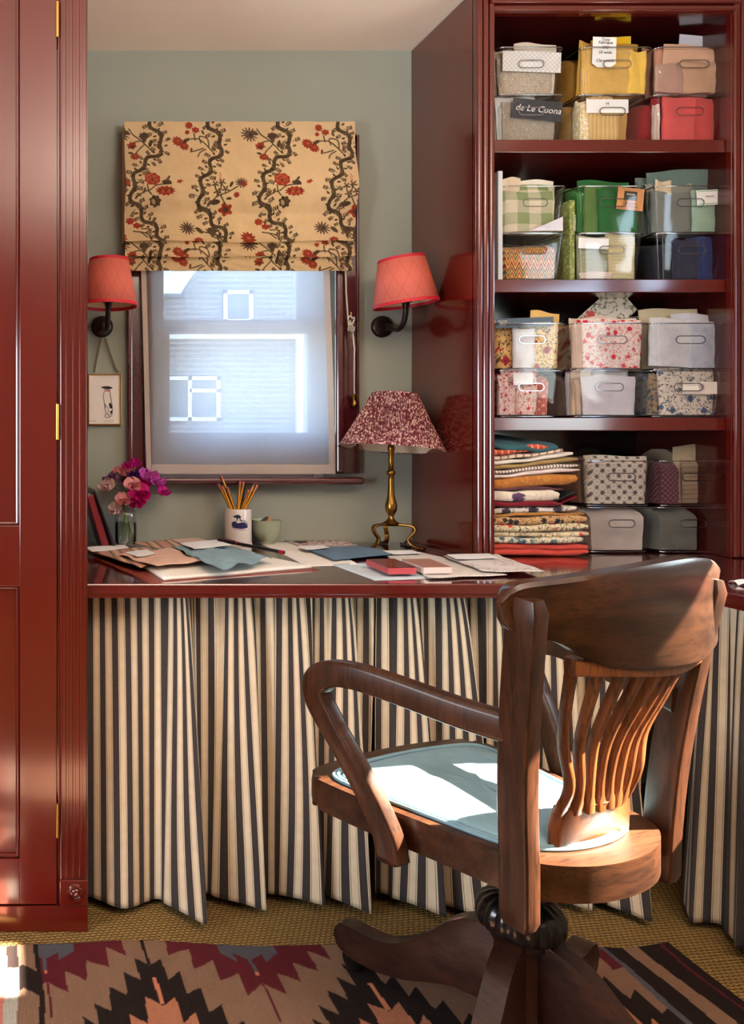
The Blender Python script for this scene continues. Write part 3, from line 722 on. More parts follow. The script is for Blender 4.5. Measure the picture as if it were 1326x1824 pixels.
def vine(pts):
    P = curve(pts, 14); acc = 0; k = 0
    for i in range(1, len(P)):
        x, y = P[i]; dx, dy = x - P[i - 1][0], y - P[i - 1][1]; L = math.hypot(dx, dy); acc += L; a = math.atan2(dy, dx)
        ph = acc / 6.4; off = 5.2 * math.sin(ph)
        nx_, ny_ = -math.sin(a), math.cos(a)
        cv.blob(x + nx_ * off, y + ny_ * off, 4.6, 3.4, a + .5 * math.cos(ph), GR2 if math.sin(ph + .8) > -.2 else GR)
        cv.blob(x + nx_ * (off * .6 + 1.4), y + ny_ * (off * .6 + 1.4), 2.6, .8, a + .6, LT_ if int(acc * .9) % 4 == 0 else GR)
        if int(acc / 7.5) != k:
            k = int(acc / 7.5); sd = 1 if k % 2 else -1
            sprig(x + nx_ * 4 * sd, y + ny_ * 4 * sd, a + sd * (1.2 + rb.random() * .6), 10 + rb.random() * 4)
            cv.blob(x - nx_ * 6 * sd, y - ny_ * 6 * sd, 1.5, 1.3, 0, RED if k % 3 else RD); leaf(x - nx_ * 3 * sd, y - ny_ * 3 * sd, a - sd * 1.9, 7, GR2)
def stems(lst):
    for p in lst: cv.line(curve(p, 5), 1.15, GR)
def carnation(x, y, r, a=0):
    cv.blob(x, y, r, r * .78, a, RED, 11, .16); cv.blob(x, y, r * .7, r * .5, a, RD, 9, .2); cv.blob(x, y, r * .6, r * .42, a, RED, 7, .2); cv.blob(x + 1, y - 1, r * .25, r * .2, 0, RED2)
def rose(x, y, r):
    cv.blob(x, y, r, r * .8, .2, RED, 8, .06); cv.blob(x - 1, y - 1, r * .75, r * .55, .2, RED2, 6, .12); cv.blob(x, y, r * .58, r * .42, .5, RED, 5, .12); cv.blob(x, y, r * .36, r * .28, .2, RED2, 4, .1); cv.blob(x, y + 1, r * .2, r * .2, 0, PUR)
def thistle(x, y, r, a):
    cv.blob(x, y, r, r * .8, a, PUR, 13, .38); cv.blob(x, y, r * .5, r * .4, a, lc(104, 74, 84), 9, .3); cv.blob(x + 2, y, r * .25, r * .3, a, GR2)
def bell(x, y, r): cv.blob(x, y, r, r * .7, 0, GR, 7, .1); cv.blob(x, y + 1, r * .75, r * .55, 0, PUR, 8, .12); cv.blob(x, y + r * .8, r * .4, r * .6, 0, GR)
def motifA(ox, oy):          # vine with purple spray left above, rose spray right below
    vine([(268 + ox, 212 + oy), (277 + ox, 232 + oy), (289 + ox, 252 + oy), (286 + ox, 268 + oy), (270 + ox, 282 + oy), (252 + ox, 298 + oy), (240 + ox, 318 + oy), (233 + ox, 340 + oy), (236 + ox, 358 + oy), (250 + ox, 378 + oy), (264 + ox, 396 + oy), (280 + ox, 412 + oy), (288 + ox, 432 + oy)])
    stems([[(272 + ox, 272 + oy), (252 + ox, 250 + oy), (237 + ox, 238 + oy), (230 + ox, 228 + oy)], [(258 + ox, 256 + oy), (246 + ox, 268 + oy), (238 + ox, 280 + oy)], [(250 + ox, 250 + oy), (240 + ox, 252 + oy), (233 + ox, 256 + oy)],
           [(244 + ox, 352 + oy), (256 + ox, 345 + oy), (266 + ox, 342 + oy), (278 + ox, 334 + oy), (302 + ox, 332 + oy)], [(262 + ox, 344 + oy), (260 + ox, 332 + oy)], [(262 + ox, 344 + oy), (268 + ox, 350 + oy)]])
    bell(257 + ox, 241 + oy, 9); cv.blob(235 + ox, 259 + oy, 8, 6.5, 0, RED, 6, .15); cv.blob(236 + ox, 261 + oy, 4, 3, 0, PUR); carnation(240 + ox, 280 + oy, 8)
    thistle(216 + ox, 238 + oy, 12, .3); leaf(232 + ox, 238 + oy, 3.6, 14); leaf(266 + ox, 262 + oy, -1.3, 14, GR2); leaf(228 + ox, 272 + oy, .2, 9, GR2)
    rose(269 + ox, 323 + oy, 14); cv.blob(292 + ox, 344 + oy, 16, 7.5, .05, RED, 12, .13); 
    for q in range(5): cv.blob(283 + ox + q * 5, 344 + oy + (q % 2) * 2 - 1, 2.2, 3.2, .6, RED2 if q % 2 else RD)
    cv.blob(317 + ox, 328 + oy, 5, 3, -.3, RED, 5, .2); leaf(292 + ox, 324 + oy, .7, 14); leaf(286 + ox, 328 + oy, .2, 16, GR2); leaf(300 + ox, 318 + oy, 2.2, 9)
    cv.blob(275 + ox, 361 + oy, 10, 9, .5, GR2, 7, .12); cv.blob(272 + ox, 362 + oy, 5, 3, 1, LT_); cv.blob(278 + ox, 358 + oy, 5, 1, .9, GR); leaf(254 + ox, 348 + oy, -1.3, 10)
def motifB(ox, oy):          # vine with red carnations left above, dark spray right below
    vine([(372 + ox, 212 + oy), (381 + ox, 232 + oy), (394 + ox, 250 + oy), (394 + ox, 266 + oy), (382 + ox, 282 + oy), (372 + ox, 300 + oy), (362 + ox, 318 + oy), (355 + ox, 338 + oy), (354 + ox, 358 + oy), (366 + ox, 376 + oy), (380 + ox, 394 + oy), (396 + ox, 410 + oy), (406 + ox, 428 + oy)])
    stems([[(378 + ox, 270 + oy), (366 + ox, 256 + oy), (352 + ox, 246 + oy), (330 + ox, 248 + oy)], [(362 + ox, 264 + oy), (350 + ox, 268 + oy), (341 + ox, 270 + oy)], [(366 + ox, 266 + oy), (356 + ox, 272 + oy), (352 + ox, 280 + oy)],
           [(372 + ox, 262 + oy), (370 + ox, 246 + oy), (356 + ox, 242 + oy), (358 + ox, 254 + oy)], [(348 + ox, 248 + oy), (346 + ox, 236 + oy)],
           [(368 + ox, 368 + oy), (384 + ox, 352 + oy), (400 + ox, 346 + oy), (418 + ox, 336 + oy)], [(390 + ox, 350 + oy), (396 + ox, 360 + oy), (401 + ox, 366 + oy)], [(384 + ox, 352 + oy), (390 + ox, 338 + oy), (388 + ox, 322 + oy)]])
    carnation(317 + ox, 251 + oy, 10, .5); carnation(328 + ox, 259 + oy, 9, .6); cv.blob(337 + ox, 222 + oy, 6.5, 6, 0, RED, 7, .12); cv.blob(349 + ox, 230 + oy, 6.5, 5, .2, RED, 6, .15); cv.blob(334 + ox, 234 + oy, 4, 3.6, 0, RED, 5, .1); cv.blob(341 + ox, 267 + oy, 2, 5, .2, RD)
    leaf(326 + ox, 252 + oy, -.5, 14, GR2); leaf(364 + ox, 238 + oy, -2, 9)
    thistle(426 + ox, 329 + oy, 8.5, .2); cv.blob(431 + ox, 331 + oy, 4.5, 4, 0, RED, 5, .2); cv.blob(418 + ox, 349 + oy, 5, 4.5, 0, RED, 7, .15); cv.blob(401 + ox, 373 + oy, 11, 9, .2, RED, 5, .22); cv.blob(401 + ox, 373 + oy, 5, 4, .2, PUR, 5, .2)
    for a_, b_ in ((380, 332), (392, 328), (398, 340), (384, 344)): cv.blob(a_ + ox, b_ + oy, 4.5, 4.5, 0, GR, 5, .6)
    for q in range(6): cv.blob(388 + ox + (q % 2) * 2, 311 + oy + q * 3, 1.4, 1.2, 0, RED2)
    leaf(372 + ox, 362 + oy, -.1, 18, GR2); leaf(406 + ox, 336 + oy, -1.1, 11, GR2); leaf(370 + ox, 366 + oy, -1, 9); leaf(400 + ox, 356 + oy, -.1, 10)
for ox in (0, 229, -232): motifA(ox, 0)
motifB(0, 0); motifB(232, 4); motifB(-206, 0)
# lower repeats
for ox in (121, 361): stems([[(284 + ox, 436), (262 + ox, 416), (246 + ox, 408)]]); thistle(213 + ox, 407, 11, .3); bell(257 + ox, 410, 9); carnation(232 + ox, 430, 8); leaf(228 + ox, 405, .7, 16); leaf(268 + ox, 424, -1.3, 12, GR2)
for ox in (0, 229, -104, 121): 
    stems([[(290 + ox - 18, 436), (262 + ox, 418), (238 + ox, 412)], [(262 + ox, 424), (250 + ox, 414)], [(266 + ox, 426), (268 + ox, 410), (252 + ox, 408)]])
    if ox in (0, 229): carnation(213 + ox, 423, 13, .6); cv.blob(232 + ox, 393, 7, 6, 0, RED, 7, .12); cv.blob(244 + ox, 402, 7, 5, .2, RED, 6, .15)
def sample(arr, x, y, dy=0): i = np.clip(((x - cv.x0) * cv.res).astype(int), 0, cv.w - 1); j = np.clip(((y + dy - cv.y0) * cv.res).astype(int), 0, cv.h - 1); return arr[j, i]
n = NT('printed_linen'); vc = n.n('VertexColor', layer_name='print'); v = n.co(); nz = n.noise(v, 60, 4)
col = n.mix(n.math('MULTIPLY', nz, .3), vc.outputs[0], lin((206, 160, 100))); wv = n.math('ADD', n.math('SINE', n.math('MULTIPLY', n.sep(v)[0], 5200)), n.math('SINE', n.math('MULTIPLY', n.sep(v)[2], 5200)))
n.bump(n.math('ADD', wv, n.math('MULTIPLY', n.noise(v, 18, 4), 14)), .35, .0008)
n.fin(col, .9, spec=.15)
tb = n.n('BsdfTranslucent'); n.l(col, tb.inputs[0]); mxs = n.n('MixShader'); mxs.inputs[0].default_value = .38; n.l(n.b.outputs[0], mxs.inputs[1]); n.l(tb.outputs[0], mxs.inputs[2]); n.l(mxs.outputs[0], n.o.inputs[0]); M['print'] = n.m
blind = thing('roman_blind', 'cream roman blind printed with trailing vines and red flowers over the window', 'blind', (0, 0, 0))
YB = 2.352
def bl_part(nm, ypa, ypb, yof, dy=0, xa=222, xb=634, warp=None):
    nx = int((xb - xa) * 1.35); ny = int((ypb - ypa) * 1.35); S_, T_ = np.meshgrid(np.linspace(0, 1, nx + 1), np.linspace(0, 1, ny + 1))
    pX = xa + (xb - xa) * S_; pY = ypa + (ypb - ypa) * T_
    Y = yof(S_, T_); X = (pX - PX) * YB / F; Z = EYE + (PY - pY) * YB / F
    if warp: Z = Z + warp(S_, T_)
    V = np.stack([X, Y, Z], -1).reshape(-1, 3); me = bpy.data.meshes.new(nm)
    I = np.arange((nx + 1) * (ny + 1)).reshape(ny + 1, nx + 1); Fc = np.stack([I[:-1, :-1], I[1:, :-1], I[1:, 1:], I[:-1, 1:]], -1).reshape(-1, 4)
    me.vertices.add(len(V)); me.vertices.foreach_set('co', V.ravel().astype(np.float32)); me.loops.add(Fc.size); me.loops.foreach_set('vertex_index', Fc.ravel().astype(np.int32))
    me.polygons.add(len(Fc)); me.polygons.foreach_set('loop_start', np.arange(0, Fc.size, 4, dtype=np.int32)); me.update(calc_edges=True)
    c = sample(cv.a, pX, pY, dy).reshape(-1, 3); a = me.color_attributes.new('print', 'FLOAT_COLOR', 'POINT'); a.data.foreach_set('color', np.concatenate([c, np.ones((len(c), 1))], 1).ravel().astype(np.float32))
    o = link(nm, me, M['print'], blind, True); sm = o.modifiers.new('thickness', 'SOLIDIFY'); sm.thickness = .0015; sm.offset = -1; return o
wrk = lambda S_, T_: .0015 * np.sin(S_ * 23 + T_ * 9) + .001 * np.sin(S_ * 61 - T_ * 14)
bl_part('face_panel', 215, 431, lambda S_, T_: YB + .006 - .030 * np.exp(-((T_ - .53) / .22) ** 2) - .012 * np.clip((T_ - .85) / .15, 0, 1) + .008 * np.exp(-((T_ - .76) / .05) ** 2) + wrk(S_, T_), warp=lambda S_, T_: T_ * .003 * np.sin(S_ * 9))
bl_part('lower_fold', 424, 457, lambda S_, T_: YB + .010 - .010 * T_ + wrk(S_, T_), -196, 223, 633, lambda S_, T_: .0015 * np.sin(S_ * 12 + 1) * T_)
bl_part('lower_fold', 450, 480.5, lambda S_, T_: YB + .020 - .006 * T_ + wrk(S_, T_), -205 , 224, 632, None)
box('headrail', (223 - PX) * YB / F, (633 - PX) * YB / F, YB + .014, WB - .002, EYE + (PY - 232) * YB / F, EYE + (PY - 216) * YB / F, M['white_paint'], blind, .002)
for sx in (223.5, 632): X_ = (sx - PX) * YB / F; box('side_return', X_ - .001, X_ + .001, YB + .012, WB - .004, EYE + (PY - 425) * YB / F, EYE + (PY - 217) * YB / F, plain('cream_lining', (220, 196, 160), .9), blind)
# cord, cleat, acorn
cd = thing('blind_cord', 'white blind cord wrapped round its cleat and hanging right of the window', 'cord', (0, 0, 0))
def wp(px, py, y): return at(px, py, y)
YC = 2.385
M['cord'] = plain('white_cord', (222, 214, 204), .8)
tube('cord', [wp(616, 480, YC), wp(617, 520, YC), wp(620, 562, YC), wp(621, 578, YC), wp(627, 588, YC)], .0024, M['cord'], cd, 6)
tube('cord', [wp(628, 585, YC), wp(632, 620, YC), wp(631, 660, YC), wp(632, 704, YC)], .0026, M['cord'], cd, 6)
P = []
for k in range(60): a = k / 60 * 6 * math.pi; P.append(wp(626 + 5.5 * math.sin(a), 577 + 13 * math.sin(a * .5 + .0) + 2 * math.sin(a * 3), YC - .004 + .004 * math.cos(a)))
tube('cord_wrap', P, .0026, M['cord'], cd, 6)
sweep('cleat', [wp(626, 556, YC + .006), wp(626, 566, YC + .004), wp(626, 586, YC + .004), wp(626, 602, YC + .006)], rrect(.006, .006, .002), M['brass'], cd, (0, 1, 0)); box('cleat_base', wp(622, 0, YC)[0], wp(630, 0, YC)[0], YC + .005, WB - .019, wp(0, 585, YC)[2], wp(0, 568, YC)[2], M['brass'], cd, .001)
ac = lathe('acorn_weight', [(0, 0), (.003, .001), (.0075, .006), (.009, .010), (.0095, .014), (.006, .019), (.0055, .026), (.008, .034), (.0088, .038), (.0065, .0395), (.0075, .042), (.004, .044), (0, .044)], M['brass'], cd, 20); ac.location = wp(631.5, 728, YC); ac['label'] = 'brass acorn weight'
# sheer
sh = NT('sheer_linen'); v = sh.co(); xx = sh.sep(v); nz = sh.noise(v, 14, 4); 
wv = sh.math('MULTIPLY', sh.math('ADD', sh.math('SINE', sh.math('MULTIPLY', xx[0], 3100)), sh.math('SINE', sh.math('MULTIPLY', xx[2], 3300))), .08)
tr = sh.n('BsdfTransparent'); tl = sh.n('BsdfTranslucent'); tl.inputs[0].default_value = (.86, .92, 1, 1); df = sh.n('BsdfDiffuse'); df.inputs[0].default_value = (.62, .58, .56, 1)
m1 = sh.n('MixShader'); m1.inputs[0].default_value = .22; sh.l(tl.outputs[0], m1.inputs[1]); sh.l(df.outputs[0], m1.inputs[2])
m2 = sh.n('MixShader'); sh.l(sh.math('ADD', sh.math('MULTIPLY_ADD', nz, .10, .74), wv), m2.inputs[0]); sh.l(tr.outputs[0], m2.inputs[1]); sh.l(m1.outputs[0], m2.inputs[2]); sh.l(m2.outputs[0], sh.o.inputs[0]); M['sheer'] = sh.m
hm = NT('sheer_hem'); tl = hm.n('BsdfTranslucent'); tl.inputs[0].default_value = (.80, .74, .68, 1); df = hm.n('BsdfDiffuse'); df.inputs[0].default_value = (.62, .52, .45, 1); m1 = hm.n('MixShader'); m1.inputs[0].default_value = .72
hm.l(tl.outputs[0], m1.inputs[1]); hm.l(df.outputs[0], m1.inputs[2]); hm.l(m1.outputs[0], hm.o.inputs[0]); M['hem'] = hm.m
shr = thing('sheer_curtain', 'sheer white linen panel hanging across the window below the blind', 'curtain', (0, 0, 0))
YS = WB - .040
def shp(px, py, s, t): return ((px - PX) * YS / F, YS - .0035 * math.sin(t * 5 + s * 11) - .004 * math.sin(s * 19 + t) * t, EYE + (PY - py) * YS / F)
def L_(t): return 251 + 10 * t
def R_(t): return 588 + 9 * t
grid('sheer_panel', 90, 60, lambda s, t: shp(L_(t) + 9 + (R_(t) - L_(t) - 20) * s, 468 + 360 * t, s, t), M['sheer'], shr)
grid('hem', 3, 60, lambda s, t: shp(L_(t) + 9 * s + 0, 468 + 376 * t, 0, t), M['hem'], shr)
grid('hem', 3, 60, lambda s, t: shp(R_(t) - 11 + 11 * s, 468 + 376 * t, 1, t), M['hem'], shr)
grid('hem', 60, 3, lambda s, t: shp(270 + 316 * s, 827 + 17 * t, s, 1), M['hem'], shr)

# ================================================================== WALL LIGHTS
coral = NT('coral_parchment'); v = coral.co(); x, y, z = coral.sep(v); th = coral.math('ARCTAN2', y, x)
def diag(s): return coral.step(coral.math('ABSOLUTE', coral.math('SUBTRACT', coral.math('FRACT', coral.math('ADD', coral.math('MULTIPLY', th, 1.9), coral.math('MULTIPLY', z, 13 * s))), .5)), .018, .012, True)
col = coral.mix(coral.math('MULTIPLY', coral.math('MAXIMUM', diag(1), diag(-1)), .45), lin((244, 136, 118)), lin((196, 78, 70)))
coral.fin(col, .7, spec=.2); tb = coral.n('BsdfTranslucent'); coral.l(col, tb.inputs[0]); mxs = coral.n('MixShader'); mxs.inputs[0].default_value = .35; coral.l(coral.b.outputs[0], mxs.inputs[1]); coral.l(tb.outputs[0], mxs.inputs[2]); coral.l(mxs.outputs[0], coral.o.inputs[0]); M['coral'] = coral.m
M['trim'] = plain('crimson_trim', (196, 20, 44), .6); M['lining'] = plain('cream_shade_lining', (226, 206, 178), .9)
def sconce(x, z, r0, r1, tilt, label, yoff=0):
    t = thing('wall_light', label, 'wall light', (x, WB, z), 0, 'wall lights either side of the window')
    pt = lathe('backplate', [(0, .018), (.012, .017), (.018, .014), (.022, .013), (.026, .010), (.030, .008), (.0325, .004), (.0325, 0), (0, 0)], M['bronze'], t, 40); pt.rotation_euler = (R(90), 0, 0); pt.location = (0, -.0005, 0)
    sc_ = lathe('screw', [(0, .003), (.003, .002), (.0035, 0)], M['brass'], pt, 12); sc_.location = (-.024, 0, .008)
    tube('arm', catmull([(0, -.015, 0), (0, -.04, -.002), (0, -.075, -.018), (0, -.105, -.023), (0, -.134, -.010), (0, -.148, .018), (0, -.150, .044)], 8), .0072, M['bronze'], t, 12, up=(1, 0, 0))
    lathe('lamp_holder', [(0, .036), (.009, .036), (.010, .046), (.016, .048), (.0165, .060), (.012, .062), (.012, .10), (0, .10)], M['bronze'], t, 24, (0, -.150, 0))
    sh_ = bpy.data.objects.new('lamp_shade', None); C.objects.link(sh_); sh_.parent = t; sh_.location = (0, -.150, .036 + yoff); sh_.rotation_euler = (0, R(tilt), 0)
    H_ = .134; r2 = lambda z_: r0 + (r1 - r0) * z_ / H_
    o = lathe('shade', [(r0, 0), (r1, H_)], M['coral'], sh_, 64); sm = o.modifiers.new('t', 'SOLIDIFY'); sm.thickness = .0012; sm.offset = 1
    o = lathe('shade_lining', [(r0 - .002, .0005), (r1 - .002, H_ - .0005)], M['lining'], sh_, 64)
    for za, zb in ((-.0005, .0085), (H_ - .0075, H_ + .0005)): lathe('trim_band', [(r2(za) - .0022, za), (r2(za) + .0016, za), (r2(zb) + .0016, zb), (r2(zb) - .0022, zb), (r2(za) - .0022, za)], M['trim'], sh_, 64)
    return t
sconce((182 - PX) / 589.7, 1.379, .081, .054, 1, 'wall light with coral pink shade left of the window, above the dog picture')
sconce((680 - PX) / 589.7, 1.379, .085, .059, -6, 'wall light with tilted coral pink shade between the window and the bookcase', .004)

# ================================================================== PICTURE
pic = thing('picture', 'small brass framed drawing of a sitting greyhound hanging by the window', 'picture', (0, 0, 0))
YP = WB - .012
def pp(px, py, y=YP): return at(px, py, y)
x0, _, z1 = pp(157, 666); x1, _, z0 = pp(216, 757)
for a in ((x0, x0 + .0035, z0, z1), (x1 - .0035, x1, z0, z1), (x0, x1, z0, z0 + .0035), (x0, x1, z1 - .0035, z1)): box('frame', a[0], a[1], YP - .004, YP + .006, a[2], a[3], M['brass'], pic, .0008)
paper = box('paper', x0 + .003, x1 - .003, YP, YP + .003, z0 + .003, z1 - .003, plain('art_paper', (244, 234, 224), .9, var=.02), pic)
vs, fs = [], []
fn = lambda a, b: (at(a, b, YP)[0], YP - .0006, at(a, b, YP)[2])
for P_, w_ in (([(188, 693), (185, 700), (184, 708), (186, 718), (187, 728), (189, 737)], .9), ([(195, 692), (196, 700), (198, 712), (200, 725), (200, 735), (198, 741), (195, 742), (193, 739)], 1.0), ([(189, 737), (187, 742), (190, 744), (195, 743)], 1.0),
              ([(188, 722), (192, 726), (193, 733), (190, 738), (197, 738), (199, 733)], .8), ([(187, 719), (188, 727)], .8), ([(181, 690), (186, 692), (191, 694)], .9)):
    ribbon(curve(P_, 5), w_, fn, vs, fs)
def flatpoly(pts): b = len(vs); vs.extend(fn(a, c) for a, c in pts); fs.append(tuple(range(b, b + len(pts))))
flatpoly([(181, 689), (187, 688), (194, 688), (200, 690), (200, 693), (196, 692), (193, 694), (188, 692), (182, 691)]); flatpoly([(194, 719), (197, 717), (199, 722), (200, 727), (197, 728), (195, 725)]); flatpoly([(196, 733), (200, 731), (200, 735), (197, 737)])
mesh('drawing', vs, fs, M['ink'], pic)
vs, fs = [], []; rr = random.Random(3)
for x_, n_ in ((159, 6), (166, 4), (184, 12)): ribbon([(x_ + k * 1.7 + rr.uniform(-.4, .4), 750 + (1.9 if k % 2 else -1.4) * rr.uniform(.4, 1.2)) for k in range(n_)], .55, fn, vs, fs)
mesh('signature', vs, fs, plain('pencil_grey', (120, 112, 108), .8), pic)
vs, fs = [], []; ribbon([(188, 696), (192, 697), (195, 695)], 2.2, fn, vs, fs); mesh('collar_mark', vs, fs, plain('coral_pencil', (220, 110, 90), .8), pic)
M['ribbon'] = plain('olive_ribbon', (96, 82, 52), .7)
for P_ in ([(180, 602), (174, 630), (168, 660)], [(187, 602), (196, 630), (206, 657), (210, 661)]): sweep('ribbon', [(at(a, b, WB - .008)[0], WB - .010, at(a, b, WB - .008)[2]) for a, b in P_], rrect(.006, .0012, .0004, 1), M['ribbon'], pic, (0, 1, 0))
for a in (168, 210): lathe('ribbon_knot', [(0, -.003), (.004, 0), (0, .003)], M['ribbon'], pic, 10, (at(a, 662, YP)[0], YP - .003, at(a, 662, YP)[2]))

# ================================================================== TABLE LAMP
lx, ly = 677 * 2.29 / F, 2.29
lamp = thing('table_lamp', 'brass tripod table lamp with pleated burgundy speckled shade by the bookcase', 'lamp', (lx, ly, DESK))
lathe('stem', [(0, .062), (.013, .062), (.022, .066), (.024, .070), (.014, .076), (.008, .084), (.0065, .090), (.011, .098), (.0155, .108), (.0165, .116), (.0145, .128), (.010, .145), (.0085, .165), (.0075, .195), (.0068, .205), (.0105, .209), (.0125, .214), (.0105, .219), (.007, .222), (.0068, .25), (.0078, .275), (.0095, .280), (.0095, .288), (.007, .292), (.007, .33), (0, .33)], M['brass'], lamp, 28)
for k, a in enumerate((200, -42, 78)):
    c, s = math.cos(R(a)), math.sin(R(a))
    P = catmull([(r * c, r * s, z) for r, z in ((.010, .066), (.035, .067), (.058, .064), (.064, .054), (.056, .040), (.046, .028), (.052, .014), (.070, .006), (.088, .0045))], 6); m = len(P)
    o = sweep('leg', P, [(b_, a_) for a_, b_ in rrect(.016, .007, .003, 2)], M['brass'], lamp, (-s, c, 0), [(1, (.8 if i < m * .75 else .8 + 1.1 * (i / m - .75) * 4)) for i in range(m)])
shd = bpy.data.objects.new('lamp_shade', None); C.objects.link(shd); shd.parent = lamp; shd.location = (.0, 0, .281); shd.rotation_euler = (R(-3.5), R(5.5), 0)
n = NT('speckled_burgundy_silk'); v = n.co(scale=(1, 1, .55)); a = n.noise(v, 190, 3, .7)
col = n.mix(n.step(a, .53, .03), lin((98, 34, 44)), lin((214, 176, 166))); M['silk'] = n.fin(n.mix(n.step(n.noise(v, 320, 2), .58, .05), col, lin((70, 20, 32))), .8, spec=.2)
NP = 84
vs, fs = [], []; rows = 10; nn = NP * 2
for j in range(rows + 1):
    t = j / rows; r = .140 + (.061 - .140) * t; r += -.004 * math.sin(math.pi * t); z = .158 * t
    for i in range(nn):
        a = 2 * math.pi * i / nn; rr_ = r + (.0030 if i % 2 else -.0030) * (.4 + .6 * math.sin(math.pi * min(1, t * 1.05))) * (1 if j not in (0, rows) else .2)
        vs.append((rr_ * math.cos(a), rr_ * math.sin(a), z))
for j in range(rows):
    for i in range(nn): fs.append((j * nn + i, j * nn + (i + 1) % nn, (j + 1) * nn + (i + 1) % nn, (j + 1) * nn + i))
o = mesh('pleated_shade', vs, fs, M['silk'], shd)
lathe('band', [(.1395, 0), (.1415, 0), (.1372, .010), (.1352, .010), (.1395, 0)], M['silk'], shd, 80); lathe('band', [(.0615, .150), (.066, .150), (.0622, .1585), (.058, .1585), (.0615, .150)], M['silk'], shd, 80)
lathe('shade_lining', [(.135, .002), (.103, .04), (.076, .09), (.052, .157)], M['lining'], shd, 80)
for a in (0, 120, 240): tube('shade_carrier', [(0, 0, .140), (.059 * math.cos(R(a)), .059 * math.sin(R(a)), .152)], .0012, M['brass'], shd, 6)
cb = tube('lamp_cable', catmull([ds(720, 972) + (DESK + .004,), ds(727, 969) + (DESK + .010,), ds(733, 969) + (DESK + .006,), ds(728, 975) + (DESK + .004,), ds(715, 971) + (DESK + .004,)], 6), .004, M['iron'], None, 8); tag(cb, 'black cable loop lying behind the brass lamp foot', 'cable')
# ================================================================== ON THE WORKTOP
def sheet(nm, quad, z, mat, label=None, cat=None, parent=None, thick=.0012, wave=.0008, n=24, lift=None, edge=0, group=None, seed=0):
    q = [ds(*p) for p in quad]                       # back-left, back-right, front-right, front-left on the desk
    rr = random.Random(seed); ph = rr.uniform(0, 6)
    def fn(s, t):
        x = (q[0][0] * (1 - s) + q[1][0] * s) * (1 - t) + (q[3][0] * (1 - s) + q[2][0] * s) * t
        y = (q[0][1] * (1 - s) + q[1][1] * s) * (1 - t) + (q[3][1] * (1 - s) + q[2][1] * s) * t
        if edge:
            k = math.sin(math.pi * s); l = math.sin(math.pi * t)
            x += edge * math.sin(t * 9 + ph) * (1 - l) * .5 + edge * .6 * math.sin(t * 17 + ph) * (1 if s in (0, 1) else 0); y += edge * math.sin(s * 11 + ph) * (1 if t in (0, 1) else .2)
        zz = DESK + z + wave * (math.sin(s * 7 + ph) * math.cos(t * 5 + ph) + 1) + (lift(s, t) if lift else 0)
        return (x, y, zz)
    o = grid(nm, n, n, fn, mat, parent, True); sm = o.modifiers.new('thickness', 'SOLIDIFY'); sm.thickness = thick; sm.offset = 1
    if label: tag(o, label, cat, group)
    return o
leather = plain('tan_red_leather', (124, 52, 40), .4, var=.2)
M['stripe_cloth'] = fabric('woven_stripe_cloth', (178, 128, 104), 'stripe', [(92, 84, 66), (206, 172, 130), (96, 86, 70), (196, 132, 112)], .062, axis='x')
M['peach'] = fabric('peach_linen', (214, 172, 148)); M['pale_pink'] = fabric('pale_blush_linen', (212, 182, 162))
M['teal_cloth'] = fabric('dusty_blue_linen', (118, 146, 154)); M['denim'] = fabric('slate_blue_cloth', (76, 104, 126)); M['paleblue'] = fabric('ice_blue_cloth', (196, 210, 216))
M['toile'] = fabric('toile_cloth', (222, 214, 206), 'toile', [(148, 104, 104)], .03); M['stipple'] = fabric('stippled_linen', (222, 214, 204), 'dots', [(176, 162, 150)], .006)
M['burg_print'] = fabric('burgundy_block_print', (222, 206, 196), 'mottle', [(120, 48, 62)], .009)
sheet('leather_folder', [(150, 985), (425, 976), (573, 1016), (268, 1039)], .0, leather, 'reddish leather folder lying open under the fabric swatches at the left', 'folder', thick=.005, wave=.0002)
sheet('notebook', [(215, 988), (388, 976), (556, 1013), (292, 1035)], .006, M['cream'], 'open notebook with blank cream pages under the blue cloth and pen', 'notebook', thick=.006, wave=.0006)
sheet('fabric_swatch', [(150, 987), (262, 984), (300, 1003), (250, 1022)], .0135, M['stripe_cloth'], 'brown and pink striped cloth at the far left of the worktop', 'fabric', edge=.003, seed=2, wave=.0015, thick=.002)
sheet('fabric_swatch', [(236, 977), (306, 971), (352, 984), (300, 993)], .0165, M['stripe_cloth'], 'striped cloth piece lying behind the blush swatch with the white label', 'fabric', edge=.002, seed=3, thick=.0015)
sheet('fabric_swatch', [(304, 972), (352, 969), (392, 980), (336, 986)], .0185, M['pale_pink'], 'plain blush cloth behind the dusty blue cloth', 'fabric', seed=4, thick=.0015)
sheet('fabric_swatch', [(212, 1001), (306, 988), (362, 1014), (277, 1024)], .0185, M['peach'], 'peach linen swatch with a white label, front left of the worktop', 'fabric', edge=.004, seed=5, wave=.0015, thick=.0015, lift=lambda s, t: .002 * math.sin(t * 9))
sheet('paper_label', [(222, 1000), (262, 994), (278, 1003), (244, 1009)], .0225, M['white'], 'small white label lying on the peach linen swatch', 'label', thick=.0006)
sheet('paper_slip', [(150, 986), (222, 982), (230, 988), (163, 995)], .0175, M['white'], 'white paper slip at the far left end of the worktop', 'paper')
def drape(s, t): return .004 * math.sin(s * 13 + t * 3) * t + .003 * math.sin(s * 5) - .0
sheet('fabric_swatch', [(310, 990), (402, 984), (482, 1010), (392, 1036)], .0225, M['teal_cloth'], 'rumpled dusty blue cloth with pinked edges draped over the notebook', 'fabric', edge=.006, seed=6, wave=.002, lift=lambda s, t: drape(s, t) + .0012 * math.sin(s * 31 + t * 17) * math.sin(t * 23 - s * 9), n=60, thick=.0015)
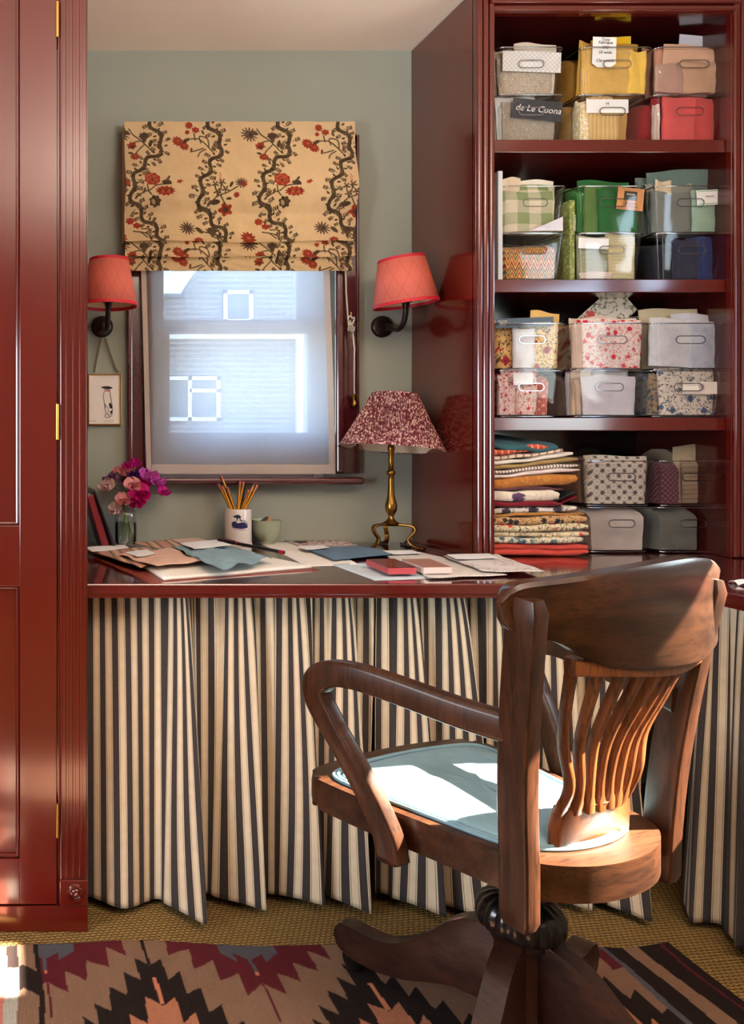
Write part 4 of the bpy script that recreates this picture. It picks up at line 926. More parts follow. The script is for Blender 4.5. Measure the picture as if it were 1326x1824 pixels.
sheet('paper_label', [(320, 988), (386, 981), (412, 992), (346, 1000)], .0305, M['white'], 'white card label on the dusty blue cloth', 'label', thick=.0006)
p0 = Vector(ds(388, 984) + (DESK + .0345,)); p1 = Vector(ds(506, 1001) + (DESK + .0235,)); d = p1 - p0
pen = thing('pen', 'slim black pen with red end rings lying across the notebook', 'pen')
tube('barrel', [p0, p0 + d * .05, p0 + d * .3, p0 + d * .95, p1], .0048, plain('black_lacquer', (22, 18, 20), .3), pen, 12, scale=[(.5, .5), (.9, .9), (1, 1), (1, 1), (.85, .85)])
redl = plain('red_lacquer', (150, 22, 30), .3)
tube('ring', [p0 + d * .30, p0 + d * .33], .0053, redl, pen, 12); tube('ring', [p0 + d * .94, p0 + d * 1.0], .0053, redl, pen, 12)
tube('pen_clip', [p0 + d * .06 + Vector((0, 0, .006)), p0 + d * .28 + Vector((0, 0, .006))], .0012, redl, pen, 6)
sheet('paper_sheet', [(460, 966), (560, 965), (640, 1006), (545, 1009)], .0, M['cream'], 'cream paper sheet under the burgundy block printed cloth', 'paper', thick=.0012)
sheet('fabric_swatch', [(508, 965), (614, 965), (668, 984), (560, 986)], .0035, M['burg_print'], 'burgundy and cream block printed cloth near the middle of the worktop back', 'fabric', seed=8, edge=.001)
sheet('fabric_swatch', [(538, 979), (640, 976), (718, 990), (596, 1002)], .0065, M['denim'], 'flat slate blue cloth swatch in the middle of the worktop', 'fabric', seed=9, thick=.0015, edge=.001)
sheet('paper_label', [(530, 980), (575, 978), (588, 983), (545, 987)], .0105, M['white'], 'white tag at the left corner of the slate blue swatch', 'label', thick=.0006)
sheet('fabric_swatch', [(592, 1006), (720, 1000), (812, 1029), (668, 1034)], .0, M['paleblue'], 'ice blue cloth lying under the two paint sample blocks', 'fabric', seed=10, thick=.0012)
sheet('fabric_swatch', [(680, 984), (748, 985), (880, 1016), (712, 1008)], .0022, M['stipple'], 'finely stippled cream linen right of the slate blue swatch', 'fabric', seed=11, edge=.002)
sheet('fabric_swatch', [(720, 1006), (855, 1003), (905, 1028), (765, 1033)], .0042, M['stipple'], 'stippled linen swatch spread in front of the paint blocks towards the chair', 'fabric', seed=12, edge=.003)
sheet('paper_label', [(682, 986), (735, 985), (752, 991), (700, 993)], .0075, M['white'], 'white label with small print at the foot of the brass lamp', 'label', thick=.0006)
sheet('fabric_swatch', [(790, 997), (884, 994), (972, 1026), (862, 1026)], .0100, M['toile'], 'toile printed cloth with red line drawing nearest the fabric pile', 'fabric', seed=13, edge=.003, n=36)
sheet('paper_label', [(796, 998), (872, 996), (888, 1005), (812, 1007)], .0145, M['white'], 'white label on the toile printed cloth', 'label', thick=.0006)
def block(q, col, label, side):
    pts = [ds(*p) for p in q]; o = prism('sample_block', [(a, b) for a, b in pts], lambda a, b, k: (a, b, DESK + .0068 + k), .014, plain(side, col[1], .5), None, .001); tag(o, label, 'paint sample', 'painted wooden sample blocks')
    top = [(a + (sum(p[0] for p in pts) / 4 - a) * .01, b + (sum(p[1] for p in pts) / 4 - b) * .01) for a, b in pts]
    t_ = prism('painted_face', top, lambda a, b, k: (a, b, DESK + .0207 + k), .0010, plain(label.split()[0] + '_lacquer', col[0], .25, coat=.4), o); t_['label'] = 'painted top face'
block([(653, 1012), (703, 1011), (742, 1028), (692, 1029)], ((112, 26, 34), (178, 70, 76)), 'dark red painted sample block on the ice blue cloth', 'dark_red_block_side')
block([(716, 1012), (765, 1011), (805, 1027), (755, 1028)], ((200, 146, 128), (226, 206, 198)), 'blush pink painted sample block beside the dark red one', 'blush_block_side')
cap = lathe('lens_cap', [(0, 0), (.019, 0), (.019, .005), (.016, .0065), (0, .0065)], M['iron'], None, 24); cap.location = ds(536, 968) + (DESK + .0005,); cap.location.z = DESK + .0005; tag(cap, 'small flat black disc lying behind the printed cloth near the wall', 'cap')
wp_ = grid('paper_scrap', 8, 8, lambda s, t: (ds(1316, 1044)[0] + .07 * s + .01 * t, ds(1316, 1044)[1] + .035 * t, DESK + .002 + .007 * abs(math.sin(s * 4 + t * 3))), M['white'], None, False); sm = wp_.modifiers.new('t', 'SOLIDIFY'); sm.thickness = .001; tag(wp_, 'crumpled white paper scrap on the return worktop at the right edge', 'paper')

# mug, pencils, cup
mx_, my_ = 404 * 2.345 / F, 2.345
mug = thing('pencil_mug', 'white straight sided ceramic mug with a blue dog emblem, full of pencils', 'mug', (mx_, my_, DESK))
china = plain('white_glaze', (232, 224, 214), .25, var=.04, coat=.4); rM = .039
lathe('cup', [(0, .002), (.036, .002), (.041, .0005), (.0415, .004), (.0395, .008), (.0385, .012), (.0395, .014), (.0385, .018), (.0388, .022), (.0385, .105), (.0375, .107), (.036, .105), (.0355, .012), (0, .010)], china, mug, 56)
vs, fs = [], []
def mfn(a, b):      # pixel-size emblem units wrapped round the mug front
    th = R(-99) + (a - 424.5) * .00164 / rM; r = .0389; return (r * math.cos(th), r * math.sin(th), .107 - (b - 905) * .00164)
blue = plain('cobalt_transfer', (34, 36, 82), .3)
def strip(top, bot):
    b = len(vs); [vs.extend((mfn(*p), mfn(*q))) for p, q in zip(top, bot)]; fs.extend((b + 2 * i, b + 2 * i + 2, b + 2 * i + 3, b + 2 * i + 1) for i in range(len(top) - 1))
strip([(411, 928), (414, 926.5), (418, 928), (422, 929), (427, 928), (432, 927), (436, 929), (439, 933)], [(411, 934), (414, 937), (418, 938), (422, 938.5), (427, 939), (432, 938.5), (436, 938), (441, 936)])
strip([(413.5, 917), (417, 915.5), (420.5, 914), (424, 914.5), (427, 917)], [(413.5, 918.5), (417, 919.5), (421, 920.5), (424.5, 920.5), (427, 919)]); strip([(419.5, 918), (419.5, 923), (418.5, 928)], [(425, 918), (427, 923), (429, 929)]); strip([(415, 925), (418, 926.5)], [(414, 929), (420, 930)])
ribbon(curve([(424, 923), (429, 924.5), (434, 925), (438, 929), (440, 933)], 4), 1.2, mfn, vs, fs); ribbon(curve([(411, 936), (418, 939.5), (427, 941), (436, 940)], 4), .8, mfn, vs, fs)
em = mesh('dog_emblem', vs, fs, blue, mug); em['label'] = 'cobalt blue dog emblem'
pcol = plain('pencil_yellow', (206, 140, 30), .35, coat=.3); pblk = plain('pencil_black', (34, 28, 26), .35); ferr = plain('copper_ferrule', (196, 138, 92), .35, .9); rub = plain('pink_rubber', (188, 96, 92), .8); tip = plain('bare_pencil_wood', (214, 170, 120), .8)
PN = [(394, 848, -.012, .01, 'tallest pencil, pointing up and left from the mug', 'e'), (389, 862, -.02, -.01, 'pencil leaning furthest left in the mug', 'e'), (396, 866, -.015, -.02, 'second pencil from the left, eraser low in the fan', 'e'), (405, 868, -.008, -.012, 'gold flecked pencil leaning left in front of the mug fan', 'e'),
      (428, 857, -.004, -.015, 'left one of the two upright middle pencils', 'e'), (434, 858, .002, -.010, 'right one of the two upright middle pencils', 'e'), (438, 869, .004, .012, 'plain black pencil without an eraser in the middle of the mug', 'n'),
      (444, 873, .006, -.022, 'short pencil in front, just right of the middle', 'e'), (452, 864, .014, .004, 'pencil leaning right behind the rightmost one', 'e'), (459, 864, .020, -.006, 'pencil leaning furthest right in the mug', 'e')]
for px, py, bx0, by0, lab, kd in PN:
    D_ = my_ + by0 * .6 + .01; tx, _, tz = at(px, py, D_); P1 = Vector((tx, D_, tz)); ex = max(-.026, min(.026, -(tx - mx_) * .7)); ey = max(-.026, min(.024, -by0 * .8))
    # keep the shaft inside the rim : intersect at z of the rim
    P0 = Vector((mx_ + ex, my_ + ey, DESK + .016)); d = (P1 - P0); L = d.length; d.normalize()
    P0 = P1 - d * min(L, .185) if P1.z - d.z * .185 > DESK + .014 else P0; L = (P1 - P0).length
    t = thing('pencil', lab, 'pencil', P0, 0, 'pencils standing in the mug')
    up = (0, 1, 0); X = Vector((0, 0, 0))
    sweep('shaft', [X, d * (L - (.017 if kd == 'e' else 0))], circ(.0037, 6), pcol if kd == 'e' else pblk, t, up, smooth=False)
    if kd == 'e':
        tube('ferrule', [d * (L - .019), d * (L - .007)], .0040, ferr, t, 12, up); tube('eraser', [d * (L - .008), d * (L - .001), d * L], .0036, rub, t, 12, up, scale=[(1, 1), (1, 1), (.7, .7)])
        for s_ in (-1, 1): sweep('black_stripe', [Vector((s_ * .0031, -.0016, 0)) + d * .01, Vector((s_ * .0031, -.0016, 0)) + d * (L - .02)], circ(.0010, 4), pblk, t, up, smooth=False)
bowl_g = plain('celadon_glaze', (152, 160, 136), .22, var=.12, coat=.5)
bx1, by1 = 455 * 2.372 / F, 2.372
bowl = lathe('cup', [(0, .004), (.016, .004), (.018, .0005), (.0195, .0005), (.0195, .007), (.027, .013), (.034, .024), (.0385, .038), (.0405, .052), (.0415, .066), (.0425, .071), (.041, .0715), (.0392, .066), (.036, .038), (.025, .016), (0, .011)], bowl_g, None, 48); bowl.location = (bx1, by1, DESK)
tag(bowl, 'small footed celadon green cup beside the pencil mug', 'cup')
e1 = sweep('eraser', [(bx1 - .020, by1 - .008, DESK + .062), (bx1 + .0005, by1 - .01, DESK + .077)], rrect(.018, .012, .004), plain('dark_green_rubber', (42, 48, 44), .6), None); tag(e1, 'dark stub resting in the green cup', 'eraser')
e2 = sweep('eraser', [(bx1 - .004, by1 - .012, DESK + .064), (bx1 + .008, by1 - .012, DESK + .0795)], rrect(.016, .012, .003), plain('tan_rubber', (182, 134, 96), .7), None); tag(e2, 'tan stub resting in the green cup beside the dark one', 'eraser')

# glass bottle with sweet peas
fx, fy = 204 * 2.335 / F, 2.335
vase = thing('bottle_vase', 'small clear glass bottle holding sweet peas at the left of the worktop', 'vase', (fx, fy, DESK))
g = NT('bottle_glass'); tr = g.n('BsdfTransparent'); tr.inputs[0].default_value = (.99, .995, .99, 1); gs = g.n('BsdfGlossy'); gs.inputs['Roughness'].default_value = .05; lw = g.n('LayerWeight'); lw.inputs[0].default_value = .35
mx = g.n('MixShader'); g.l(g.math('MULTIPLY_ADD', lw.outputs[1], .32, .04), mx.inputs[0]); g.l(tr.outputs[0], mx.inputs[1]); g.l(gs.outputs[0], mx.inputs[2]); g.l(mx.outputs[0], g.o.inputs[0]); M['bottle'] = g.m
wt_ = NT('vase_water'); tr = wt_.n('BsdfTransparent'); tr.inputs[0].default_value = (.97, .985, .975, 1); gs = wt_.n('BsdfGlossy'); gs.inputs['Roughness'].default_value = .02; fr = wt_.n('Fresnel'); fr.inputs[0].default_value = 1.33
mx = wt_.n('MixShader'); wt_.l(fr.outputs[0], mx.inputs[0]); wt_.l(tr.outputs[0], mx.inputs[1]); wt_.l(gs.outputs[0], mx.inputs[2]); wt_.l(mx.outputs[0], wt_.o.inputs[0])
lathe('bottle', [(0, .001), (.029, .001), (.033, .005), (.0335, .012), (.0335, .092), (.031, .101), (.022, .108), (.0165, .112), (.0155, .118), (.0155, .130), (.018, .132), (.018, .136), (.0145, .136), (.0135, .118), (.019, .106), (.029, .098), (.031, .09), (.031, .012), (.028, .006), (0, .005)], M['bottle'], vase, 48)
lathe('water', [(0, .0065), (.027, .0065), (.0302, .013), (.0302, .068), (0, .068)], wt_.m, vase, 40)
stem_m = plain('sweet_pea_stem', (116, 152, 84), .5); calyx = plain('calyx_green', (142, 158, 80), .6)
def petal_mat(nm, c): 
    n = NT(nm); v = n.co(); nz = n.noise(v, 60, 3); C0 = lin(c); n.fin(n.mix(nz, tuple(x * .72 for x in C0[:3]) + (1,), tuple(min(1, x * 1.25) for x in C0[:3]) + (1,)), .6, spec=.25)
    tb = n.n('BsdfTranslucent'); tb.inputs[0].default_value = C0; mx = n.n('MixShader'); mx.inputs[0].default_value = .3; n.l(n.b.outputs[0], mx.inputs[1]); n.l(tb.outputs[0], mx.inputs[2]); n.l(mx.outputs[0], n.o.inputs[0]); return n.m
PM = {k: petal_mat(k + '_petal', c) for k, c in (('magenta', (204, 34, 146)), ('crimson', (204, 18, 118)), ('orchid', (214, 96, 192)), ('violet', (84, 34, 122)), ('mauve', (138, 98, 130)), ('salmon', (240, 158, 160)), ('blush', (246, 200, 196)))}
def bloom(parent, p, face, size, mat, seed, ruff=1.9):
    rr = random.Random(seed); Fd = Vector(face).normalized(); Rt = Fd.cross(Vector((0, 0, 1))).normalized(); Up = Rt.cross(Fd)
    Q = lambda a, b, c: p + Rt * a + Up * b + Fd * c
    def pet(w, h, c0, cup, tiltb, rz, nm):
        nn_ = 10; vs, fs = [], []
        ca, sa = math.cos(rz), math.sin(rz)
        for j in range(nn_ + 1):
            t = j / nn_
            for i in range(nn_ + 1):
                s = i / nn_ * 2 - 1; ww = w * math.sin(math.pi * min(.92, t * .80 + .12)) ** .8
                a = s * ww; b = h * t - (.12 * h * (1 - abs(s)) * 0 if t < 1 else 0); c = c0 + cup * (s * s) * size * .4 + tiltb * t * t * size + ruff * size * .09 * math.sin(s * 9 + seed) * t * t
                if t > .8: b -= h * .16 * math.exp(-(s / .22) ** 2) * (t - .8) / .2
                vs.append(Q(a * ca - b * sa, a * sa + b * ca, c))
        for j in range(nn_):
            for i in range(nn_): k = j * (nn_ + 1) + i; fs.append((k, k + 1, k + nn_ + 2, k + nn_ + 1))
        mesh(nm, vs, fs, mat, parent, True)
    pet(size * .72, size * .95, 0, .35, -.25, rr.uniform(-.3, .3), 'standard_petal')
    pet(size * .34, size * .62, size * .10, .9, .3, .75, 'wing_petal'); pet(size * .34, size * .62, size * .10, .9, .3, -.75, 'wing_petal'); pet(size * .26, size * .42, size * .16, 1.1, .5, rr.uniform(-.2, .2), 'keel_petal')
    o = lathe('calyx', [(0, -.006), (.003, -.004), (.0035, .002), (.001, .006)], calyx, parent, 8); o.location = p - Fd * .002
FL = [ # px, py, depth offset, size m, colour, facing, label
 (262, 852, -.01, .034, 'orchid', (.6, -1, .3), 'orchid pink sweet pea at the upper right of the bunch'), (278, 858, -.005, .028, 'orchid', (.9, -.8, .1), 'orchid pink sweet pea furthest right under the window'),
 (252, 862, .0, .030, 'magenta', (.2, -1, .2), 'magenta sweet pea just right of the bunch centre'), (240, 828, .01, .024, 'magenta', (-.1, -1, .9), 'magenta sweet pea at the very top of the bunch'),
 (229, 832, .0, .022, 'magenta', (-.5, -1, .5), 'small magenta sweet pea left of the topmost bloom'),
 (237, 846, -.01, .022, 'violet', (.1, -1, .3), 'deep violet sweet pea in the upper middle of the bunch'), (252, 843, .015, .020, 'violet', (.6, -.8, .4), 'deep violet sweet pea against the window frame'),
 (214, 840, .01, .024, 'salmon', (-.3, -1, .5), 'salmon sweet pea in the upper left of the bunch'), (226, 842, .005, .026, 'salmon', (.2, -1, .3), 'salmon sweet pea left of the violet bloom'),
 (193, 852, .01, .018, 'mauve', (-1, -.6, .2), 'dusky mauve sweet pea pointing left'), (203, 848, .0, .020, 'mauve', (-.6, -1, .1), 'dusky mauve sweet pea in the left of the bunch'), (219, 856, .01, .020, 'mauve', (0, -1, .1), 'dusky mauve sweet pea near the bunch centre'),
 (194, 866, -.015, .026, 'blush', (-.9, -1, 0), 'pale blush sweet pea at the far left of the bunch'), (236, 864, -.03, .027, 'salmon', (.2, -1, 0), 'salmon sweet pea at the centre front of the bunch'),
 (249, 880, -.03, .034, 'crimson', (.2, -1, -.1), 'large crimson pink sweet pea low in the bunch'), (243, 893, -.028, .026, 'crimson', (-.2, -1, -.4), 'crimson pink sweet pea hanging lowest on the right'),
 (219, 889, -.03, .024, 'salmon', (0, -1, -.2), 'salmon pink sweet pea drooping over the bottle shoulder'), (207, 904, -.02, .022, 'blush', (-.5, -1, -.6), 'pale sweet pea drooping lowest on the left'), (288, 874, -.01, .022, 'magenta', (.8, -1, -.2), 'magenta sweet pea hanging at the right tip of the bunch')]
for i, (px, py, dy, sz, col, fc, lab) in enumerate(FL):
    q = Vector(at(px, py + 6, fy + dy)); a = i * 2.4
    t = thing('sweet_pea', lab, 'flower', (fx, fy, DESK), 0, 'sweet peas in the glass bottle')
    loc = Vector((fx, fy, DESK)); q = q - loc; b0 = Vector((.021 * math.cos(a), .021 * math.sin(a), .012 + .012 * (i % 3))); nk = Vector((-.009 * math.cos(a), -.009 * math.sin(a), .125))
    md = (nk + q) / 2 + Vector((0, 0, .01))
    tube('stem', catmull([b0, b0 * .5 + nk * .5, nk, md, q], 6), .0010, stem_m, t, 5, up=(.3, 1, .1))
    bloom(t, q, fc, sz * 1.35, PM[col], i)

# books leaning on the cupboard side
def leaning_book(x0, w_, y0, y1, h, tilt, mat_c, mat_p, label, name='book'):
    t = thing(name, label, 'book', (x0, 0, DESK + .0015)); t.rotation_euler = (0, R(-tilt), 0)
    cov = plain(mat_c[0], mat_c[1], .35, coat=.2)
    box('cover', 0, .003, y0, y1, 0, h, cov, t, .001); box('cover', w_ - .003, w_, y0, y1, 0, h, cov, t, .001)
    sp = box('spine', 0.001, w_ - .001, y0 - .002, y0 + .006, 0, h, plain(mat_p[0], mat_p[1], .4, coat=.2), t, .003, 3); sp['label'] = mat_p[0].replace('_', ' ') + ' spine'
    box('page_block', .0035, w_ - .0035, y0 + .006, y1 - .004, .003, h - .003, M['cream'], t)
    return t
leaning_book(.252, .022, 2.20, 2.36, .158, 17, ('dark_red_cloth', (86, 18, 26)), ('deep_red', (122, 22, 34)), 'dark red book leaning against the cupboard behind the white slip')
leaning_book(.281, .008, 2.19, 2.37, .175, 19, ('black_board', (22, 18, 20)), ('black', (26, 20, 22)), 'thin black book leaning outermost beside the glass bottle', 'book')

# ================================================================== FOLDED CLOTHS
def cloth_stack(nm, label, x0, x1, y0, y1, z0, z1, mat, tilt=0, lay=2, seed=0, cat='folded cloth', group='folded cloths piled at the left of the bookcase', bulge=.006, sag=0):
    """folded cloth: rounded front fold, layered grooves, soft waviness"""
    rr = random.Random(seed); ph = rr.uniform(0, 6); nx = 26; H = z1 - z0; prof = []
    m = 8 * lay
    for k in range(m + 1):
        t = k / m; lay_t = (t * lay) % 1; prof.append((-bulge * math.sin(math.pi * lay_t) ** .6 if 0 < k < m else 0, t))
    ring = [(0 - 0, 0)] ; vs = []; fs = []
    rows = [(y0 + d, t) for d, t in prof] + [(y0 + (y1 - y0) * .35, 1), (y1, 1), (y1, 0), (y0 + (y1 - y0) * .35, 0)]
    for i in range(nx + 1):
        s = i / nx; es = min(s, 1 - s) * nx; rnd = 1 if es >= 2 else (.93 if es >= 1 else .72)
        for (y, t) in rows:
            wob = (.0022 * math.sin(s * 8 + ph) + .0012 * math.sin(s * 19 + ph * 2)); zc = (t - .5) * H * rnd * (1 - sag * (s if tilt >= 0 else 1 - s) * 0)
            z = (z0 + z1) / 2 + zc + wob * (.4 + .6 * t) + math.tan(R(tilt)) * (s - .5) * (x1 - x0) - sag * math.sin(math.pi * s) * .01
            vs.append((x0 + (x1 - x0) * s + (.0015 * math.sin(t * 9 + ph) if es == 0 else 0), y + .002 * math.sin(s * 6 + ph) + (.003 if es < 1 else 0), z))
    k_ = len(rows)
    for i in range(nx):
        for k in range(k_): fs.append((i * k_ + k, i * k_ + (k + 1) % k_, (i + 1) * k_ + (k + 1) % k_, (i + 1) * k_ + k))
    fs.append(tuple(range(k_ - 1, -1, -1))); fs.append(tuple(nx * k_ + k for k in range(k_)))
    o = mesh(nm, vs, fs, mat, None, True); bm = bmesh.new(); bm.from_mesh(o.data); bmesh.ops.recalc_face_normals(bm, faces=bm.faces); bm.to_mesh(o.data); bm.free(); autos(o, 70)
    return tag(o, label, cat, group)
YF = 2.112
def fz(py): return EYE + (PY - py) * YF / F
def fxx(px): return (px - PX) * YF / F
XL = 1.2345
ST = [ # y_top, y_bot, right px, material, tilt, layers, label
 (969, 991.5, 1048, fabric('coral_red_rib', (196, 66, 54), 'stripe', [(214, 92, 74)], .004, axis='z'), 0, 2, 'folded coral red ribbed cloth at the bottom of the pile'),
 (957, 968, 1036, fabric('cream_blue_line', (226, 212, 178), 'floral', [(86, 110, 122), (108, 122, 110)], .022), 0, 1, 'folded cream cloth with thin blue lines just above the coral one'),
 (947, 957, 1050, fabric('cream_red_flower', (232, 214, 176), 'floral', [(206, 84, 76), (148, 120, 92)], .03), 0, 1, 'folded cream cloth with red flowers, third from the bottom of the pile'),
 (934, 947, 1046, fabric('cream_teal_leaf', (228, 206, 160), 'floral', [(198, 62, 58), (52, 92, 98)], .026), 1, 1, 'folded cream cloth with teal leaves and a red flower in the lower pile'),
 (920, 935, 1044, fabric('tan_black_floral', (200, 160, 108), 'floral', [(52, 44, 42), (124, 84, 56)], .02), 1, 1, 'folded tan cloth with black scrolling flowers in the lower pile'),
 (914, 920, 1040, fabric('ochre_cloth', (176, 122, 56)), 1, 1, 'thin ochre folded cloth above the tan floral one'),
 (904, 914, 1030, fabric('white_dark_floral', (230, 222, 206), 'floral', [(62, 54, 66), (160, 140, 110)], .035), 2, 1, 'white folded cloth with dark flowers above the ochre one'),
 (893, 903, 1000, fabric('maroon_cloth', (118, 24, 34)), 0, 1, 'maroon folded cloth showing as a dark band in the middle of the pile'),
 (874, 893, 995, fabric('cream_purple_flower', (234, 220, 196), 'floral', [(92, 62, 92), (222, 206, 182)], .05), 0, 1, 'thick cream folded cloth with a purple flower in the middle of the pile'),
 (868, 874, 1003, fabric('plum_piping_cloth', (92, 52, 56)), 0, 1, 'thin plum edged cloth above the thick cream one'),
 (848, 868, 1028, fabric('rust_ochre_damask', (178, 112, 48), 'mottle', [(194, 132, 62)], .012), 4, 1, 'rust ochre damask folded cloth in the upper pile'),
 (840, 847, 1032, fabric('white_pink_edge', (230, 212, 200)), 5, 1, 'white folded cloth with pink edge above the rust one'),
 (832, 839, 1031, fabric('brown_white_rope', (232, 220, 200), 'stripe', [(96, 52, 46)], .0085), 5, 1, 'white cloth with brown rope stripe near the top of the pile'),
 (823, 831, 1028, fabric('olive_ochre_twill', (156, 128, 76)), 6, 1, 'olive ochre folded cloth near the top of the pile'),
 (816, 823, 1018, fabric('white_cotton', (232, 222, 206)), 7, 1, 'plain white folded cloth near the top of the pile'),
 (808, 816, 1004, fabric('cream_line_cotton', (222, 206, 182), 'stripe', [(170, 120, 90)], .02), 7, 1, 'cream lined folded cloth below the red plaid one'),
 (797, 809, 975, fabric('red_plaid', (186, 72, 52), 'stripe', [(216, 150, 110)], .016), 6, 1, 'rust red plaid folded cloth beneath the teal one')]
zprev = DESK
for i, (yt, yb, xr, mt, tl, ly_, lab) in enumerate(ST):
    z0 = max(fz(yb), zprev + .0005) if i else DESK + .0012; z1 = fz(yt)
    if z1 - z0 < .006: z1 = z0 + .007
    if i == 0: z0 = DESK + .002
    cloth_stack('folded_cloth', lab, XL, fxx(xr), YF + random.Random(i).uniform(-.006, .006), YF + .21, z0 + .0005, z1, mt, tl, ly_, i)
    zprev = z1
# rumpled teal cloth on top
tealm = fabric('teal_rib_cloth', (44, 84, 90), 'stripe', [(60, 102, 106)], .005)
def tf(s, t): 
    x = XL + (fxx(992) - XL) * s; return (x, YF - .010 + .2 * t + .004 * math.sin(s * 9), fz(790 + 8 * s - 22 * t ** .5 + 6 * math.sin(s * 3)) + .012 * math.sin(math.pi * s) * t + .003 * math.sin(s * 14 + t * 5))
o = grid('folded_cloth', 30, 24, tf, tealm, None, True); sm = o.modifiers.new('t', 'SOLIDIFY'); sm.thickness = .007; tag(o, 'rumpled dark teal cloth on top of the folded pile', 'folded cloth', 'folded cloths piled at the left of the bookcase')
for k, (c, z, lab, x1_) in enumerate((((122, 20, 34), 892, 'dark red card folder poking out right of the pile', 1034), ((44, 50, 56), 886, 'dark grey card folder poking out above the red one', 1030))):
    o = grid('card_folder', 6, 6, lambda s, t: (fxx(985) + (fxx(x1_) - fxx(985)) * s, YF + .012 + .18 * t, fz(z + 14 - 22 * s - k * 2)), plain('card_folder_%d_mat' % k if 0 else ('dark_red_card' if k == 0 else 'charcoal_card'), c, .35), None, False); sm = o.modifiers.new('t', 'SOLIDIFY'); sm.thickness = .002; tag(o, lab, 'folder')

# ================================================================== CLEAR BINS AND THEIR FABRICS
a_ = NT('clear_acrylic'); tr = a_.n('BsdfTransparent'); tr.inputs[0].default_value = (.98, .98, .985, 1); gs = a_.n('BsdfGlossy'); gs.inputs['Roughness'].default_value = .06; gs.inputs[0].default_value = (.95, .95, 1, 1)
lw = a_.n('LayerWeight'); lw.inputs[0].default_value = .12; nz = a_.noise(a_.co(), 25, 3); bp = a_.n('Bump'); bp.inputs['Strength'].default_value = .12; bp.inputs['Distance'].default_value = .002; a_.l(nz, bp.inputs['Height']); a_.l(bp.outputs[0], gs.inputs['Normal'])
mx = a_.n('MixShader'); a_.l(a_.math('MULTIPLY_ADD', lw.outputs[1], .30, .006), mx.inputs[0]); a_.l(tr.outputs[0], mx.inputs[1]); a_.l(gs.outputs[0], mx.inputs[2]); a_.l(mx.outputs[0], a_.o.inputs[0]); M['acrylic'] = a_.m
e_ = NT('acrylic_edge'); tr = e_.n('BsdfTransparent'); tr.inputs[0].default_value = (.55, .56, .62, 1); gs = e_.n('BsdfGlossy'); gs.inputs['Roughness'].default_value = .12
mx = e_.n('MixShader'); mx.inputs[0].default_value = .38; e_.l(tr.outputs[0], mx.inputs[1]); e_.l(gs.outputs[0], mx.inputs[2]); e_.l(mx.outputs[0], e_.o.inputs[0]); M['acrylic_edge'] = e_.m
BH, BD = .124, .268
def loop_pts(hw, y0, y1, r, n=5):
    out = []
    for cx, cy, a0 in ((hw - r, y1 - r, 0), (-hw + r, y1 - r, 90), (-hw + r, y0 + r, 180), (hw - r, y0 + r, 270)):
        for k in range(n + 1): an = R(a0 + 90 * k / n); out.append((cx + r * math.cos(an), cy + r * math.sin(an)))
    return out
def make_tub_mesh():
    bm = bmesh.new(); rings = []
    spec = [(.0745, .008, BD - .006, .012, .0), (.0765, .004, BD - .003, .014, .004), (.0885, -.006, BD + .004, .016, BH)]
    th = .0022
    for hw, y0, y1, r, z in spec: rings.append([bm.verts.new((x, y, z)) for x, y in loop_pts(hw, y0, y1, r)])
    for hw, y0, y1, r, z in [(.0885 - th, -.006 + th, BD + .004 - th, .014, BH), (.0765 - th, .004 + th, BD - .003 - th, .012, .004 + th)]: rings.append([bm.verts.new((x, y, z)) for x, y in loop_pts(hw, y0, y1, r)])
    n = len(rings[0])
    for a, b in zip(rings, rings[1:]):
        for k in range(n): bm.faces.new((a[k], a[(k + 1) % n], b[(k + 1) % n], b[k]))
    bm.faces.new(rings[0][::-1]); bm.faces.new(rings[-1]); bmesh.ops.recalc_face_normals(bm, faces=bm.faces)
    me = bpy.data.meshes.new('tub'); bm.to_mesh(me); bm.free(); o = bpy.data.objects.new('tub', me); C.objects.link(o)
    # pill-shaped hand hole
    pill = [(.0225 + .0095 * math.cos(t), .0095 * math.sin(t)) for t in np.linspace(-math.pi / 2, math.pi / 2, 9)] + [(-.0225 + .0095 * math.cos(t), .0095 * math.sin(t)) for t in np.linspace(math.pi / 2, 3 * math.pi / 2, 9)]
    c = prism('cutter', pill, lambda a, b, k: (a, -.02 + k, .080 + b), .04, None)
    md = o.modifiers.new('b', 'BOOLEAN'); md.operation = 'DIFFERENCE'; md.object = c; md.solver = 'EXACT'; bpy.context.view_layer.update()
    m2 = bpy.data.meshes.new_from_object(o.evaluated_get(bpy.context.evaluated_depsgraph_get())); bpy.data.objects.remove(o); bpy.data.objects.remove(c)
    m2.materials.clear(); m2.materials.append(M['acrylic'])
    for p in m2.polygons: p.use_smooth = True
    try: m2.set_sharp_from_angle(angle=R(35))
    except Exception: pass
    return m2, pill
TUB, PILL = make_tub_mesh()
hr = tube('handle_rim', [(a * 1.04, -.0035 - .0, .080 + b * 1.05) for a, b in PILL], .0016, M['acrylic_edge'], None, 6, up=(0, 1, 0), closed=True); HRM = hr.data; bpy.data.objects.remove(hr)
rl = tube('rim_lip', [(x, y, BH - .001) for x, y in loop_pts(.0885, -.006, BD + .004, .016)], .0017, M['acrylic_edge'], None, 6, closed=True); RLM = rl.data; bpy.data.objects.remove(rl)
bl = tube('base_lip', [(x, y, .003) for x, y in loop_pts(.0755, .006, BD - .004, .014)], .0015, M['acrylic_edge'], None, 6, closed=True); BLM = bl.data; bpy.data.objects.remove(bl)
ORD = {0: 'top', 1: 'second', 2: 'third', 3: 'bottom'}; COL = {0: 'left', 1: 'middle', 2: 'right'}
